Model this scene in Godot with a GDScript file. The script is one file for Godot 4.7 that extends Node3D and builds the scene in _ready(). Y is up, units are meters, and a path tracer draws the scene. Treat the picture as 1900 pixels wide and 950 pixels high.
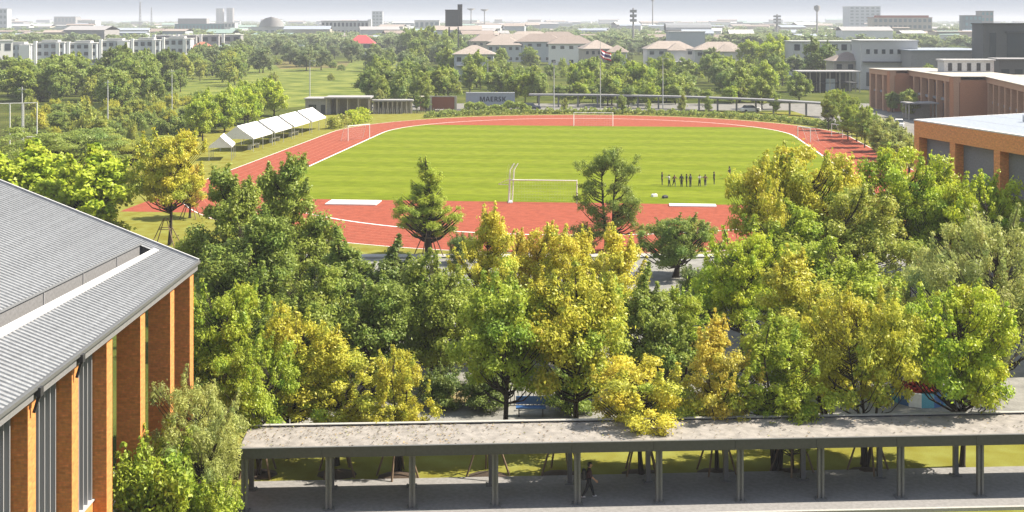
extends Node3D
# A school sports ground seen from a neighbouring upper floor. x to the right, y up, -z away; metres.

var used := {}
var M := {}
var kinds := {}
var rng := RandomNumberGenerator.new()


# ---------------------------------------------------------------- mesh builder
class Shape:
	var v := PackedVector3Array()
	var n := PackedVector3Array()
	var c := PackedColorArray()
	var tint := Color.WHITE
	var smooth := false
	var colored := false

	func tri(a: Vector3, b: Vector3, d: Vector3) -> void:
		v.append(a)
		v.append(b)
		v.append(d)
		if smooth:
			var k := (d - a).cross(b - a).normalized()
			for i in 3:
				n.append(k)
		if colored:
			for i in 3:
				c.append(tint)

	func quad(a: Vector3, b: Vector3, d: Vector3, e: Vector3) -> void:
		tri(a, b, d)
		tri(a, d, e)

	func tri_n(a: Vector3, b: Vector3, d: Vector3, na: Vector3, nb: Vector3, nd: Vector3) -> void:
		if (d - a).cross(b - a).dot(na + nb + nd) < 0.0:
			v.append(a)
			v.append(d)
			v.append(b)
			n.append(na)
			n.append(nd)
			n.append(nb)
		else:
			v.append(a)
			v.append(b)
			v.append(d)
			n.append(na)
			n.append(nb)
			n.append(nd)
		if colored:
			for i in 3:
				c.append(tint)

	func box(at: Vector3, size: Vector3, basis := Basis()) -> void:
		var x := basis.x * size.x * 0.5
		var y := basis.y * size.y * 0.5
		var z := basis.z * size.z * 0.5
		quad(at - x + y + z, at + x + y + z, at + x - y + z, at - x - y + z)
		quad(at + x + y - z, at - x + y - z, at - x - y - z, at + x - y - z)
		quad(at + x + y + z, at + x + y - z, at + x - y - z, at + x - y + z)
		quad(at - x + y - z, at - x + y + z, at - x - y + z, at - x - y - z)
		quad(at - x + y - z, at + x + y - z, at + x + y + z, at - x + y + z)
		quad(at - x - y + z, at + x - y + z, at + x - y - z, at - x - y - z)

	# a box whose long edges are cut off at 45 degrees
	func soft_box(at: Vector3, size: Vector3, cut: float) -> void:
		var hx := size.x * 0.5
		var hz := size.z * 0.5
		var y0 := at.y - size.y * 0.5
		var y1 := at.y + size.y * 0.5
		var ring := [[hx - cut, hz], [hx, hz - cut], [hx, -hz + cut], [hx - cut, -hz], [-hx + cut, -hz], [-hx, -hz + cut], [-hx, hz - cut], [-hx + cut, hz]]
		for i in 8:
			var p: Array = ring[i]
			var q: Array = ring[(i + 1) % 8]
			quad(Vector3(at.x + p[0], y1 - cut, at.z + p[1]), Vector3(at.x + q[0], y1 - cut, at.z + q[1]), Vector3(at.x + q[0], y0, at.z + q[1]), Vector3(at.x + p[0], y0, at.z + p[1]))
			var s := 1.0 - cut / maxf(hx, hz)
			quad(Vector3(at.x + p[0] * s, y1, at.z + p[1] * s), Vector3(at.x + q[0] * s, y1, at.z + q[1] * s), Vector3(at.x + q[0], y1 - cut, at.z + q[1]), Vector3(at.x + p[0], y1 - cut, at.z + p[1]))
			tri(Vector3(at.x, y1, at.z), Vector3(at.x + q[0] * s, y1, at.z + q[1] * s), Vector3(at.x + p[0] * s, y1, at.z + p[1] * s))

	func bar(a: Vector3, b: Vector3, w: float, h: float) -> void:
		var z := (b - a).normalized()
		var x := (Vector3.UP if absf(z.y) < 0.95 else Vector3.RIGHT).cross(z).normalized()
		box((a + b) * 0.5, Vector3(w, h, a.distance_to(b)), Basis(x, z.cross(x), z))

	func tube(points: PackedVector3Array, radii: PackedFloat32Array, sides := 6) -> void:
		smooth = true
		var rings := []
		for i in points.size():
			var dir := (points[mini(i + 1, points.size() - 1)] - points[maxi(i - 1, 0)]).normalized()
			var x := dir.cross(Vector3(0.31, 0.2, 0.93)).normalized()
			var y := dir.cross(x)
			var ring := []
			for k in sides:
				var a := TAU * k / sides
				ring.append([x * cos(a) + y * sin(a), points[i] + (x * cos(a) + y * sin(a)) * radii[i]])
			rings.append(ring)
		for i in points.size() - 1:
			for k in sides:
				var a: Array = rings[i][k]
				var b: Array = rings[i][(k + 1) % sides]
				var d: Array = rings[i + 1][(k + 1) % sides]
				var e: Array = rings[i + 1][k]
				tri_n(a[1], b[1], d[1], a[0], b[0], d[0])
				tri_n(a[1], d[1], e[1], a[0], d[0], e[0])
		var last := points.size() - 1
		var up := (points[last] - points[last - 1]).normalized()
		for k in sides:
			tri_n(points[last], rings[last][k][1], rings[last][(k + 1) % sides][1], up, up, up)

	func mesh() -> ArrayMesh:
		var a := []
		a.resize(Mesh.ARRAY_MAX)
		a[Mesh.ARRAY_VERTEX] = v
		if smooth:
			a[Mesh.ARRAY_NORMAL] = n
		if colored:
			a[Mesh.ARRAY_COLOR] = c
		var m := ArrayMesh.new()
		m.add_surface_from_arrays(Mesh.PRIMITIVE_TRIANGLES, a)
		return m


# ---------------------------------------------------------------- naming
func numbered(called: String) -> String:
	if not used.has(called):
		used[called] = 0
		return called
	used[called] += 1
	return "%s_%03d" % [called, used[called]]


func tag(o: Node3D, label: String, category: String, group := "") -> Node3D:
	o.set_meta("label", label)
	o.set_meta("category", category)
	if group:
		o.set_meta("group", group)
	return o


func thing(called: String, label: String, category: String, at := Vector3.ZERO, turn := 0.0, group := "") -> Node3D:
	var o := Node3D.new()
	o.name = numbered(called)
	add_child(o)
	o.position = at
	o.rotation.y = turn
	return tag(o, label, category, group)


func part(called: String, shape: Variant, material: Material, parent: Node3D, xf := Transform3D()) -> MeshInstance3D:
	var o := MeshInstance3D.new()
	o.name = called
	o.mesh = shape.mesh() if shape is Shape else shape
	o.material_override = material
	o.transform = xf
	parent.add_child(o, true)
	return o


func struct(called: String, shape: Variant, material: Material) -> MeshInstance3D:
	var o := part(numbered(called), shape, material, self)
	o.set_meta("kind", "structure")
	return o


func boxed(at: Vector3, size: Vector3, basis := Basis()) -> Shape:
	var s := Shape.new()
	s.box(at, size, basis)
	return s


func sheet(points: PackedVector2Array, y: float) -> Shape:
	var s := Shape.new()
	var t := Geometry2D.triangulate_polygon(points)
	for i in range(0, t.size(), 3):
		var a := points[t[i]]
		var b := points[t[i + 1]]
		var d := points[t[i + 2]]
		if (b - a).cross(d - a) < 0.0:
			var e := b
			b = d
			d = e
		s.tri(Vector3(a.x, y, a.y), Vector3(b.x, y, b.y), Vector3(d.x, y, d.y))
	return s


# ---------------------------------------------------------------- materials
func noise_map(frequency: float, octaves: int, low: Color, high: Color, mid := -1.0, size := 512) -> NoiseTexture2D:
	var f := FastNoiseLite.new()
	f.seed = 11 + M.size() * 7
	f.frequency = frequency
	f.fractal_octaves = octaves
	var t := NoiseTexture2D.new()
	t.width = size
	t.height = size
	t.seamless = true
	t.noise = f
	var g := Gradient.new()
	g.set_color(0, low)
	g.set_color(1, high)
	if mid >= 0.0:
		g.add_point(mid, low.lerp(high, 0.35))
	t.color_ramp = g
	return t


func mat(key: String, base: Color, rough := 0.9, tex: Texture2D = null, tile := 1.0, tex2: Texture2D = null, tile2 := 1.0) -> StandardMaterial3D:
	var m := StandardMaterial3D.new()
	m.resource_name = key
	if maxf(base.r, base.g) < 0.7:   # set for the bright exposure
		base = Color(base.r * 0.8, base.g * 0.8, base.b * 0.8)
	m.albedo_color = base.linear_to_srgb()
	m.roughness = rough
	if tex:
		m.albedo_texture = tex
		m.uv1_triplanar = true
		m.uv1_world_triplanar = true
		m.uv1_scale = Vector3.ONE / tile
	if tex2:
		m.detail_enabled = true
		m.detail_albedo = tex2
		m.detail_blend_mode = BaseMaterial3D.BLEND_MODE_MUL
		m.detail_uv_layer = BaseMaterial3D.DETAIL_UV_2
		m.uv2_triplanar = true
		m.uv2_world_triplanar = true
		m.uv2_scale = Vector3.ONE / tile2
	M[key] = m
	return m


func leaf_mat(key: String, base: Color, through := 0.95) -> void:
	var m := mat(key, base, 0.45)
	m.albedo_color = base.linear_to_srgb()
	m.vertex_color_use_as_albedo = true
	m.backlight_enabled = true
	m.backlight = Color(through, through, through)
	m.metallic_specular = 0.4


func soft(key: String, base: Color, tex: Texture2D = null, tile := 1.0, tex2: Texture2D = null, tile2 := 1.0) -> void:
	mat(key, base, 1.0, tex, tile, tex2, tile2).metallic_specular = 0.1


func grey(a: float) -> Color:
	return Color(a, a, a)


func materials() -> void:
	var fine := noise_map(0.05, 4, grey(0.72), grey(1.0))
	var coarse := noise_map(0.012, 4, grey(0.78), grey(1.0))
	var patch := noise_map(0.012, 5, Color(0.86, 0.8, 0.62), Color(1.0, 1.0, 1.0))
	var speck := noise_map(0.16, 3, grey(0.58), grey(1.0), 0.42)
	var stain := noise_map(0.02, 5, grey(0.86), grey(1.0))
	var land := noise_map(0.01, 5, Color(0.55, 0.62, 0.5), Color(1.0, 0.95, 0.85))
	soft("ground", Color(0.2, 0.24, 0.075), land, 90.0, fine, 5.0)
	soft("city_ground", Color(0.28, 0.29, 0.2), land, 300.0)
	soft("lawn", Color(0.36, 0.38, 0.1), patch, 14.0, fine, 1.2)
	soft("pitch_light", Color(0.295, 0.362, 0.032), stain, 26.0, fine, 1.7)
	soft("pitch_dark", Color(0.248, 0.32, 0.022), stain, 26.0, fine, 1.7)
	soft("meadow", Color(0.4, 0.47, 0.15), land, 60.0, fine, 4.0)
	soft("dry_meadow", Color(0.42, 0.37, 0.2), land, 50.0, fine, 4.0)
	soft("track", Color(0.43, 0.122, 0.08), stain, 13.0, stain, 3.1)
	mat("paving", Color(0.36, 0.355, 0.33), 0.9, coarse, 9.0, stain, 2.3)
	mat("yard", Color(0.3, 0.29, 0.27), 0.95, coarse, 14.0, stain, 3.0)
	mat("sand", Color(0.42, 0.36, 0.2), 1.0, patch, 6.0, fine, 0.8)
	mat("worn_line", Color(0.56, 0.24, 0.17), 0.9)
	mat("line", Color(0.82, 0.82, 0.8), 0.7)
	mat("concrete", Color(0.42, 0.41, 0.41), 0.85, stain, 3.0, fine, 0.6)
	mat("kerb", Color(0.5, 0.49, 0.46), 0.9, stain, 1.5)
	mat("gravel", Color(0.69, 0.64, 0.59), 1.0, speck, 1.6, coarse, 5.0)
	mat("steel_dark", Color(0.085, 0.088, 0.09), 0.5, stain, 2.0)
	mat("steel_post", Color(0.17, 0.175, 0.18), 0.45, stain, 1.0)
	var roof := mat("metal_roof", Color(0.47, 0.49, 0.52), 0.42, stain, 3.0, coarse, 1.2)
	roof.metallic = 0.1
	mat("flashing", Color(0.64, 0.64, 0.66), 0.5, stain, 2.0)
	mat("gutter_wall", Color(0.27, 0.27, 0.28), 0.6, stain, 1.5)
	mat("white_paint", Color(0.8, 0.8, 0.79), 0.55, stain, 2.5)
	mat("white_wall", Color(0.7, 0.7, 0.7), 0.8, stain, 4.0)
	mat("canvas", Color(0.82, 0.82, 0.81), 0.8, stain, 2.0)
	M.canvas.backlight_enabled = true
	M.canvas.backlight = Color(0.12, 0.12, 0.12)
	mat("brick", Color(1, 1, 1), 0.9, brick_map(Color(0.69, 0.265, 0.07), Color(0.55, 0.27, 0.11)), 1.6, stain, 2.0)
	mat("far_brick", Color(0.6, 0.27, 0.14), 0.9, stain, 3.0)
	mat("far_brick_pier", Color(0.69, 0.4, 0.25), 0.9, stain, 3.0)
	mat("orange_brick", Color(1, 1, 1), 0.9, brick_map(Color(0.82, 0.33, 0.11), Color(0.7, 0.36, 0.18)), 1.6, stain, 2.6)
	mat("louver", Color(0.4, 0.41, 0.43), 0.45)
	mat("dark", Color(0.035, 0.036, 0.04), 0.6)
	mat("grey_panel", Color(0.3, 0.3, 0.32), 0.7, stain, 2.0)
	mat("deck_roof", Color(0.4, 0.45, 0.53), 0.5, stain, 4.0)
	mat("bark", Color(0.075, 0.055, 0.04), 1.0, speck, 0.5)
	mat("pole_wood", Color(0.2, 0.14, 0.09), 0.95)
	mat("galvanised", Color(0.55, 0.56, 0.57), 0.5)
	mat("net", Color(0.7, 0.7, 0.7), 0.8)
	mat("soil", Color(0.11, 0.075, 0.05), 1.0, speck, 1.0)
	mat("window_glass", Color(0.05, 0.065, 0.08), 0.15)
	mat("hazy_glass", Color(0.16, 0.22, 0.25), 0.3)
	mat("teal_glass", Color(0.16, 0.33, 0.36), 0.35)
	mat("pale_blue_wall", Color(0.55, 0.6, 0.66), 0.8, stain, 5.0)
	mat("grey_wall", Color(0.42, 0.41, 0.42), 0.85, stain, 5.0)
	mat("warm_wall", Color(0.6, 0.55, 0.48), 0.85, stain, 5.0)
	mat("slate", Color(0.1, 0.105, 0.115), 0.7, stain, 3.0)
	mat("dark_grey_wall", Color(0.17, 0.17, 0.18), 0.8, stain, 4.0)
	mat("tile_pink", Color(0.53, 0.45, 0.4), 0.85, stain, 2.5, coarse, 6.0)
	mat("tile_brown", Color(0.42, 0.34, 0.3), 0.85, stain, 2.5, coarse, 6.0)
	mat("tile_red", Color(0.5, 0.17, 0.11), 0.85, stain, 2.5)
	mat("tile_teal", Color(0.3, 0.42, 0.38), 0.85, stain, 2.5)
	mat("red_roof", Color(0.55, 0.06, 0.07), 0.7)
	mat("container_rust", Color(0.4, 0.13, 0.07), 0.7, stain, 2.0)
	mat("container_blue", Color(0.5, 0.55, 0.68), 0.6, stain, 3.0)
	mat("navy", Color(0.05, 0.06, 0.1), 0.7)
	mat("flag_red", Color(0.6, 0.03, 0.05), 0.8)
	mat("flag_white", Color(0.8, 0.8, 0.8), 0.8)
	mat("flag_blue", Color(0.06, 0.05, 0.2), 0.8)
	mat("blue_paint", Color(0.05, 0.16, 0.42), 0.5, stain, 1.0)
	mat("teal_paint", Color(0.12, 0.45, 0.6), 0.5, stain, 0.7)
	mat("red_flower", Color(0.65, 0.05, 0.03), 0.7)
	var skin := mat("person", Color(1, 1, 1), 0.8)
	skin.vertex_color_use_as_albedo = true
	var dots := mat("debris", Color(1, 1, 1), 0.9)
	dots.vertex_color_use_as_albedo = true
	leaf_mat("leaf_green", Color(0.33, 0.4, 0.07))
	leaf_mat("leaf_deep", Color(0.28, 0.36, 0.07))
	leaf_mat("leaf_bottle", Color(0.21, 0.27, 0.065))
	leaf_mat("leaf_lime", Color(0.49, 0.58, 0.055))
	leaf_mat("leaf_fresh", Color(0.41, 0.5, 0.06))
	leaf_mat("leaf_yellow", Color(0.68, 0.64, 0.09))
	leaf_mat("leaf_gold", Color(0.7, 0.6, 0.1))
	leaf_mat("leaf_amber", Color(0.58, 0.57, 0.075))
	leaf_mat("leaf_olive", Color(0.42, 0.46, 0.09))
	leaf_mat("leaf_pale", Color(0.46, 0.5, 0.15))
	leaf_mat("leaf_mid", Color(0.31, 0.39, 0.09))
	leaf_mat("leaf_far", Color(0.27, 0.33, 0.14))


func brick_map(face: Color, joint: Color) -> ImageTexture:
	var r := RandomNumberGenerator.new()
	r.seed = 5
	var im := Image.create(512, 512, false, Image.FORMAT_RGB8)
	im.fill(joint.linear_to_srgb())
	for row in 21:
		var y := int(row * 512.0 / 21.0)
		var off := 32 * (row % 2)
		for k in 9:
			var f := 0.84 + 0.28 * r.randf()
			if r.randf() < 0.06:
				f *= 1.3
			var q := Color(face.r * f, face.g * f * (0.92 + 0.16 * r.randf()), face.b * f).linear_to_srgb()
			im.fill_rect(Rect2i(k * 64 - off, y, 60, 21), q)
	return ImageTexture.create_from_image(im)


func _ready() -> void:
	rng.seed = 20240
	var camera := Camera3D.new()
	camera.name = "camera"
	camera.keep_aspect = Camera3D.KEEP_HEIGHT
	camera.set_frustum(0.041126, Vector2(0.0, -0.018918), 0.1, 20000.0)
	camera.position = Vector3(0, 20, 0)
	add_child(camera)
	camera.current = true
	var around := WorldEnvironment.new()
	around.name = "surroundings"
	var e := Environment.new()
	var sky := ProceduralSkyMaterial.new()
	sky.sky_top_color = Color(0.55, 0.585, 0.64)
	sky.sky_horizon_color = Color(0.462, 0.486, 0.522)
	sky.sky_curve = 0.2
	sky.sky_energy_multiplier = 1.0
	sky.ground_bottom_color = Color(0.3, 0.3, 0.26)
	sky.ground_horizon_color = Color(0.550, 0.568, 0.586)
	e.background_mode = Environment.BG_SKY
	e.sky = Sky.new()
	e.sky.sky_material = sky
	e.tonemap_mode = Environment.TONE_MAPPER_LINEAR
	e.tonemap_exposure = 2.5
	e.sdfgi_enabled = true
	e.ssao_enabled = true
	e.ssil_enabled = true
	e.fog_enabled = true
	e.fog_density = 0.00025
	e.fog_light_color = Color(0.87, 0.89, 0.93)
	around.environment = e
	add_child(around)
	var sun := DirectionalLight3D.new()
	sun.name = "sun"
	sun.light_color = Color(1.0, 0.955, 0.88)
	sun.light_energy = 1.52
	sun.light_angular_distance = 0.5
	sun.shadow_enabled = true
	add_child(sun)
	sun.look_at_from_position(Vector3(66, 74, -6), Vector3.ZERO)
	materials()
	lay_ground()
	build_walkway()
	build_hall()
	build_trees()
	build_middle()
	build_far()
	build_people()


# ---------------------------------------------------------------- ground, track and pitch
const AXIS := Vector2(0.0934, -0.9956)   # along the running track, away from the camera
const SIDE := Vector2(0.9956, 0.0934)    # across it, to the right
const BEND_NEAR := Vector2(6.66, -152.0)
const STRAIGHT := 66.3
const IN_R := 36.0
const OUT_R := 45.5


func on_track(u: float, w: float) -> Vector2:
	return BEND_NEAR + SIDE * u + AXIS * w


func oval(r: float, steps := 40) -> PackedVector2Array:
	var p := PackedVector2Array()
	for i in steps + 1:
		var a := PI * i / steps
		p.append(on_track(r * cos(a), STRAIGHT + r * sin(a)))
	for i in steps + 1:
		var a := PI + PI * i / steps
		p.append(on_track(r * cos(a), r * sin(a)))
	return p


func ring(r: float, w: float, y: float) -> Shape:
	var a := oval(r - w * 0.5)
	var b := oval(r + w * 0.5)
	var s := Shape.new()
	for i in a.size():
		var j := (i + 1) % a.size()
		s.quad(Vector3(a[i].x, y, a[i].y), Vector3(b[i].x, y, b[i].y), Vector3(b[j].x, y, b[j].y), Vector3(a[j].x, y, a[j].y))
	return s


func half_width(w: float) -> float:
	if w < 0.0:
		return sqrt(maxf(0.0, IN_R * IN_R - w * w))
	if w > STRAIGHT:
		return sqrt(maxf(0.0, IN_R * IN_R - (w - STRAIGHT) ** 2))
	return IN_R


func lay_ground() -> void:
	struct("ground", sheet(PackedVector2Array([Vector2(-900, 60), Vector2(900, 60), Vector2(900, -1000), Vector2(-900, -1000)]), 0.0), M.ground)
	var far := sheet(PackedVector2Array([Vector2(-4500, -1000), Vector2(4500, -1000), Vector2(4500, -9000), Vector2(-4500, -9000)]), 0.0)
	struct("city_ground", far, M.city_ground)
	# lawn round the track and behind the walkway
	struct("lawn", sheet(PackedVector2Array([Vector2(-62, -106.4), Vector2(62, -106.4), Vector2(62, -272), Vector2(-44, -272), Vector2(-62, -190)]), 0.004), M.lawn)
	struct("lawn", sheet(PackedVector2Array([Vector2(-13.4, -53.6), Vector2(34, -55.6), Vector2(34, -61.4), Vector2(-13.4, -60.4)]), 0.004), M.lawn)
	struct("lawn", sheet(PackedVector2Array([Vector2(-13.4, -42), Vector2(34, -42), Vector2(34, -52.3), Vector2(-13.4, -49.8)]), 0.004), M.lawn)
	struct("plaza", sheet(PackedVector2Array([Vector2(-13.4, -61.0), Vector2(34, -62.0), Vector2(44, -104.6), Vector2(-16, -104.6), Vector2(-13.4, -80)]), 0.006), M.paving)
	struct("kerb", boxed(Vector3(4, 0.06, -105.4), Vector3(90, 0.12, 1.2)), M.kerb)
	struct("meadow", sheet(PackedVector2Array([Vector2(-75, -262), Vector2(-52, -285), Vector2(-30, -310), Vector2(-40, -620), Vector2(-170, -640), Vector2(-110, -380)]), 0.004), M.meadow)
	struct("meadow", sheet(PackedVector2Array([Vector2(-85.11, -245.74), Vector2(-73.50, -231.00), Vector2(-68.04, -238.14), Vector2(-76.41, -276.65), Vector2(-86.67, -308.00), Vector2(-91.61, -298.06), Vector2(-102.63, -303.95)]), 0.004), M.meadow)
	struct("dry_field", sheet(PackedVector2Array([Vector2(-95.56, -513.33), Vector2(-70.45, -525.00), Vector2(-78.95, -607.89), Vector2(-121.62, -624.32)]), 0.008), M.dry_meadow)
	struct("paved_yard", sheet(PackedVector2Array([Vector2(62, -165), Vector2(84, -165), Vector2(92, -300), Vector2(-42, -300), Vector2(-42, -277), Vector2(62, -277)]), 0.004), M.yard)
	# running track
	var chute := PackedVector2Array([on_track(-IN_R, 0), on_track(-OUT_R, 0), on_track(-OUT_R, -26), on_track(-IN_R, -26)])
	struct("track_chute", sheet(chute, 0.008), M.track)
	struct("running_track", sheet(oval(OUT_R), 0.012), M.track)
	for i in range(1, 8):
		struct("lane_marking", ring(IN_R + i * 1.19, 0.035, 0.02), M.worn_line)
	struct("track_kerb", ring(IN_R + 0.1, 0.24, 0.024), M.line)
	struct("track_edge_marking", ring(OUT_R - 0.1, 0.12, 0.02), M.line)
	# pitch, mown in bands across
	var w0 := -15.3
	var w1 := 84.0
	var bands := 19
	for i in bands:
		var s := Shape.new()
		var k := 4
		for j in k:
			var a := lerpf(w0, w1, (i + j / float(k)) / bands)
			var b := lerpf(w0, w1, (i + (j + 1.0) / k) / bands)
			var p := on_track(-half_width(a) + 0.1, a)
			var q := on_track(half_width(a) - 0.1, a)
			var r := on_track(half_width(b) - 0.1, b)
			var t := on_track(-half_width(b) + 0.1, b)
			s.quad(Vector3(t.x, 0.016, t.y), Vector3(r.x, 0.016, r.y), Vector3(q.x, 0.016, q.y), Vector3(p.x, 0.016, p.y))
		struct("pitch_grass", s, M.pitch_light if i % 2 else M.pitch_dark)
	var mat_a := part("landing_board", boxed(Vector3(0, 0.08, 0), Vector3(5.6, 0.12, 3.2)), M.white_paint, self, Transform3D(Basis(Vector3.UP, -0.09), Vector3(-17.35, 0.0, -136.28)))
	mat_a.name = numbered("landing_board")
	tag(mat_a, "white rectangular board lying on the red track beside the near grass edge, left", "landing board")
	var mat_b := part("take_off_board", boxed(Vector3(0, 0.07, 0), Vector3(5.0, 0.1, 1.7)), M.white_paint, self, Transform3D(Basis(Vector3.UP, -0.09), Vector3(19.48, 0.0, -134.30)))
	mat_b.name = numbered("take_off_board")
	tag(mat_b, "narrow white board on the red track near the exercising children", "landing board")


# ---------------------------------------------------------------- covered walkway in front
func build_walkway() -> void:
	var o := thing("covered_walkway", "long grey steel covered walkway with a pale gravel roof on twin posts", "walkway", Vector3(0, 0, -51.05), 0.054)
	var x0 := -11.1
	var x1 := 25.0
	var mid := (x0 + x1) * 0.5
	var run := x1 - x0
	# the roof tray filled with gravel, its surface a little uneven
	var g := Shape.new()
	var f := FastNoiseLite.new()
	f.seed = 4
	f.frequency = 1.3
	var nx := 180
	var nz := 12
	for i in nx:
		for k in nz:
			var p := []
			for c in [[0, 0], [1, 0], [1, 1], [0, 1]]:
				var x := lerpf(x0 + 0.05, x1 - 0.05, (i + c[0]) / float(nx))
				var z := lerpf(0.17, -2.42, (k + c[1]) / float(nz))
				p.append(Vector3(x, 2.7 + 0.03 * f.get_noise_2d(x * 2.0, z * 2.0), z))
			g.quad(p[3], p[2], p[1], p[0])
	part("gravel_roof", g, M.gravel, o)
	var board := boxed(Vector3(0, 2.51, 0.21), Vector3(3.37, 0.41, 0.08)).mesh()
	for k in 11:
		part("fascia_board", board, M.steel_dark, o, Transform3D(Basis(), Vector3(x0 + 1.69 + 3.385 * k, 0.004 * sin(k * 2.1), 0)))
	part("fascia_core", boxed(Vector3(mid, 2.51, 0.13), Vector3(run, 0.38, 0.06)), M.dark, o)
	part("roof_edge_trim", boxed(Vector3(mid, 2.724, 0.2), Vector3(run, 0.02, 0.12)), M.steel_post, o)
	part("rear_fascia", boxed(Vector3(mid, 2.56, -2.52), Vector3(run, 0.42, 0.08)), M.steel_dark, o)
	part("rear_edge_trim", boxed(Vector3(mid, 2.785, -2.49), Vector3(run, 0.03, 0.2)), M.kerb, o)
	part("soffit", boxed(Vector3(mid, 2.6, -1.15), Vector3(run, 0.12, 2.56)), M.steel_dark, o)
	var post := Shape.new()
	for s in [-1, 1]:
		post.box(Vector3(0.085 * s, 1.22, 0), Vector3(0.085, 2.2, 0.2))
	post.box(Vector3(0, 1.22, 0), Vector3(0.09, 2.2, 0.05))
	var plate := Shape.new()
	plate.box(Vector3(0, 0.14, 0), Vector3(0.46, 0.03, 0.4))
	for s in [Vector2(-0.18, 0.15), Vector2(0.18, 0.15), Vector2(-0.18, -0.15), Vector2(0.18, -0.15)]:
		plate.box(Vector3(s.x, 0.17, s.y), Vector3(0.04, 0.04, 0.04))
	var post_mesh := post.mesh()
	var plate_mesh := plate.mesh()
	var rear := boxed(Vector3(0, 1.22, 0), Vector3(0.2, 2.2, 0.2)).mesh()
	var beam := boxed(Vector3(0, 2.45, -1.15), Vector3(0.12, 0.2, 2.5)).mesh()
	for k in 11:
		var x := -10.85 + 3.385 * k
		var p := part("front_post", post_mesh, M.steel_post, o, Transform3D(Basis(), Vector3(x, 0, 0)))
		part("base_plate", plate_mesh, M.steel_post, p)
		var q := part("rear_post", rear, M.steel_post, o, Transform3D(Basis(), Vector3(x - 0.08, 0, -2.3)))
		part("base_plate", plate_mesh, M.steel_post, q)
		part("cross_beam", beam, M.steel_dark, o, Transform3D(Basis(), Vector3(x, 0, 0)))
	var slab := struct("walkway_floor", boxed(Vector3(mid, 0.06, -1.05), Vector3(run, 0.12, 4.4)), M.concrete)
	slab.position = Vector3(0, 0, -51.05)
	slab.rotation.y = 0.054
	var kerb := struct("walkway_kerb", boxed(Vector3(mid, 0.07, 1.24), Vector3(run, 0.14, 0.16)), M.kerb)
	kerb.position = Vector3(0, 0, -51.05)
	kerb.rotation.y = 0.054
	# leaf litter on the gravel
	var leaf := Shape.new()
	leaf.quad(Vector3(-0.5, 0, 0), Vector3(0, 0.25, -0.28), Vector3(0.5, 0, 0), Vector3(0, 0.1, 0.28))
	var mm := MultiMesh.new()
	mm.transform_format = MultiMesh.TRANSFORM_3D
	mm.use_colors = true
	mm.mesh = leaf.mesh()
	mm.instance_count = 1100
	var tones := [Color(0.1, 0.07, 0.04), Color(0.22, 0.15, 0.07), Color(0.3, 0.22, 0.1), Color(0.08, 0.07, 0.06), Color(0.2, 0.2, 0.07)]
	for i in mm.instance_count:
		var x := rng.randf_range(x0, x1)
		var z := -2.4 + 2.55 * pow(rng.randf(), 1.5)
		if rng.randf() < 0.5:
			x = fposmod(rng.randfn(0.35, 0.14), 1.0) * run + x0 if rng.randf() < 0.4 else lerpf(x0, x0 + 9.0, rng.randf())
		var s := rng.randf_range(0.05, 0.13)
		mm.set_instance_transform(i, Transform3D(Basis(Vector3.UP, rng.randf() * TAU).scaled(Vector3(s, s, s)), Vector3(x, 2.735, z)))
		mm.set_instance_color(i, tones[rng.randi() % tones.size()] * rng.randf_range(0.6, 1.3))
	var litter := MultiMeshInstance3D.new()
	litter.name = "fallen_leaves"
	litter.multimesh = mm
	litter.material_override = M.debris
	litter.position = Vector3(0, 0, -51.05)
	litter.rotation.y = 0.054
	add_child(litter)
	tag(litter, "brown fallen leaves scattered over the pale gravel walkway roof", "leaves").set_meta("kind", "stuff")


# ---------------------------------------------------------------- hall with a ribbed metal roof, at the left
const HALL := Vector3(-14.0, 0, -45.0)


func slope(t: float, z: float, lift := 0.0) -> Vector3:
	return Vector3(-13.85 - t + lift * 0.371, 9.4 + 0.4 * t + lift * 0.928, -z) - HALL


func slot_top(z: float) -> float:
	return 2.78 - (z - 40.4) * 0.0404


func flash_top(z: float) -> float:
	return 2.24 - (z - 39.1) * 0.0367


func flash_low(z: float) -> float:
	return 1.93 - (z - 38.36) * 0.0293


func pan(z: float, lo0: float, lo1: float, hi0: float, hi1: float) -> Shape:
	var s := Shape.new()
	var prof := [[0.0, 0.0], [0.2, 0.0], [0.215, 0.05], [0.255, 0.05], [0.28, 0.0]]
	for i in 4:
		var a: Array = prof[i]
		var b: Array = prof[i + 1]
		var fa: float = a[0] / 0.28
		var fb: float = b[0] / 0.28
		s.quad(slope(lerpf(lo0, lo1, fa), z + a[0], a[1]), slope(lerpf(hi0, hi1, fa), z + a[0], a[1]), slope(lerpf(hi0, hi1, fb), z + b[0], b[1]), slope(lerpf(lo0, lo1, fb), z + b[0], b[1]))
	return s


func strip(z0: float, z1: float, f: Callable, g: Callable) -> Shape:
	var s := Shape.new()
	var n := 6
	for i in n:
		var a := lerpf(z0, z1, i / float(n))
		var b := lerpf(z0, z1, (i + 1.0) / n)
		s.quad(f.call(a), g.call(a), g.call(b), f.call(b))
	return s


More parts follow.
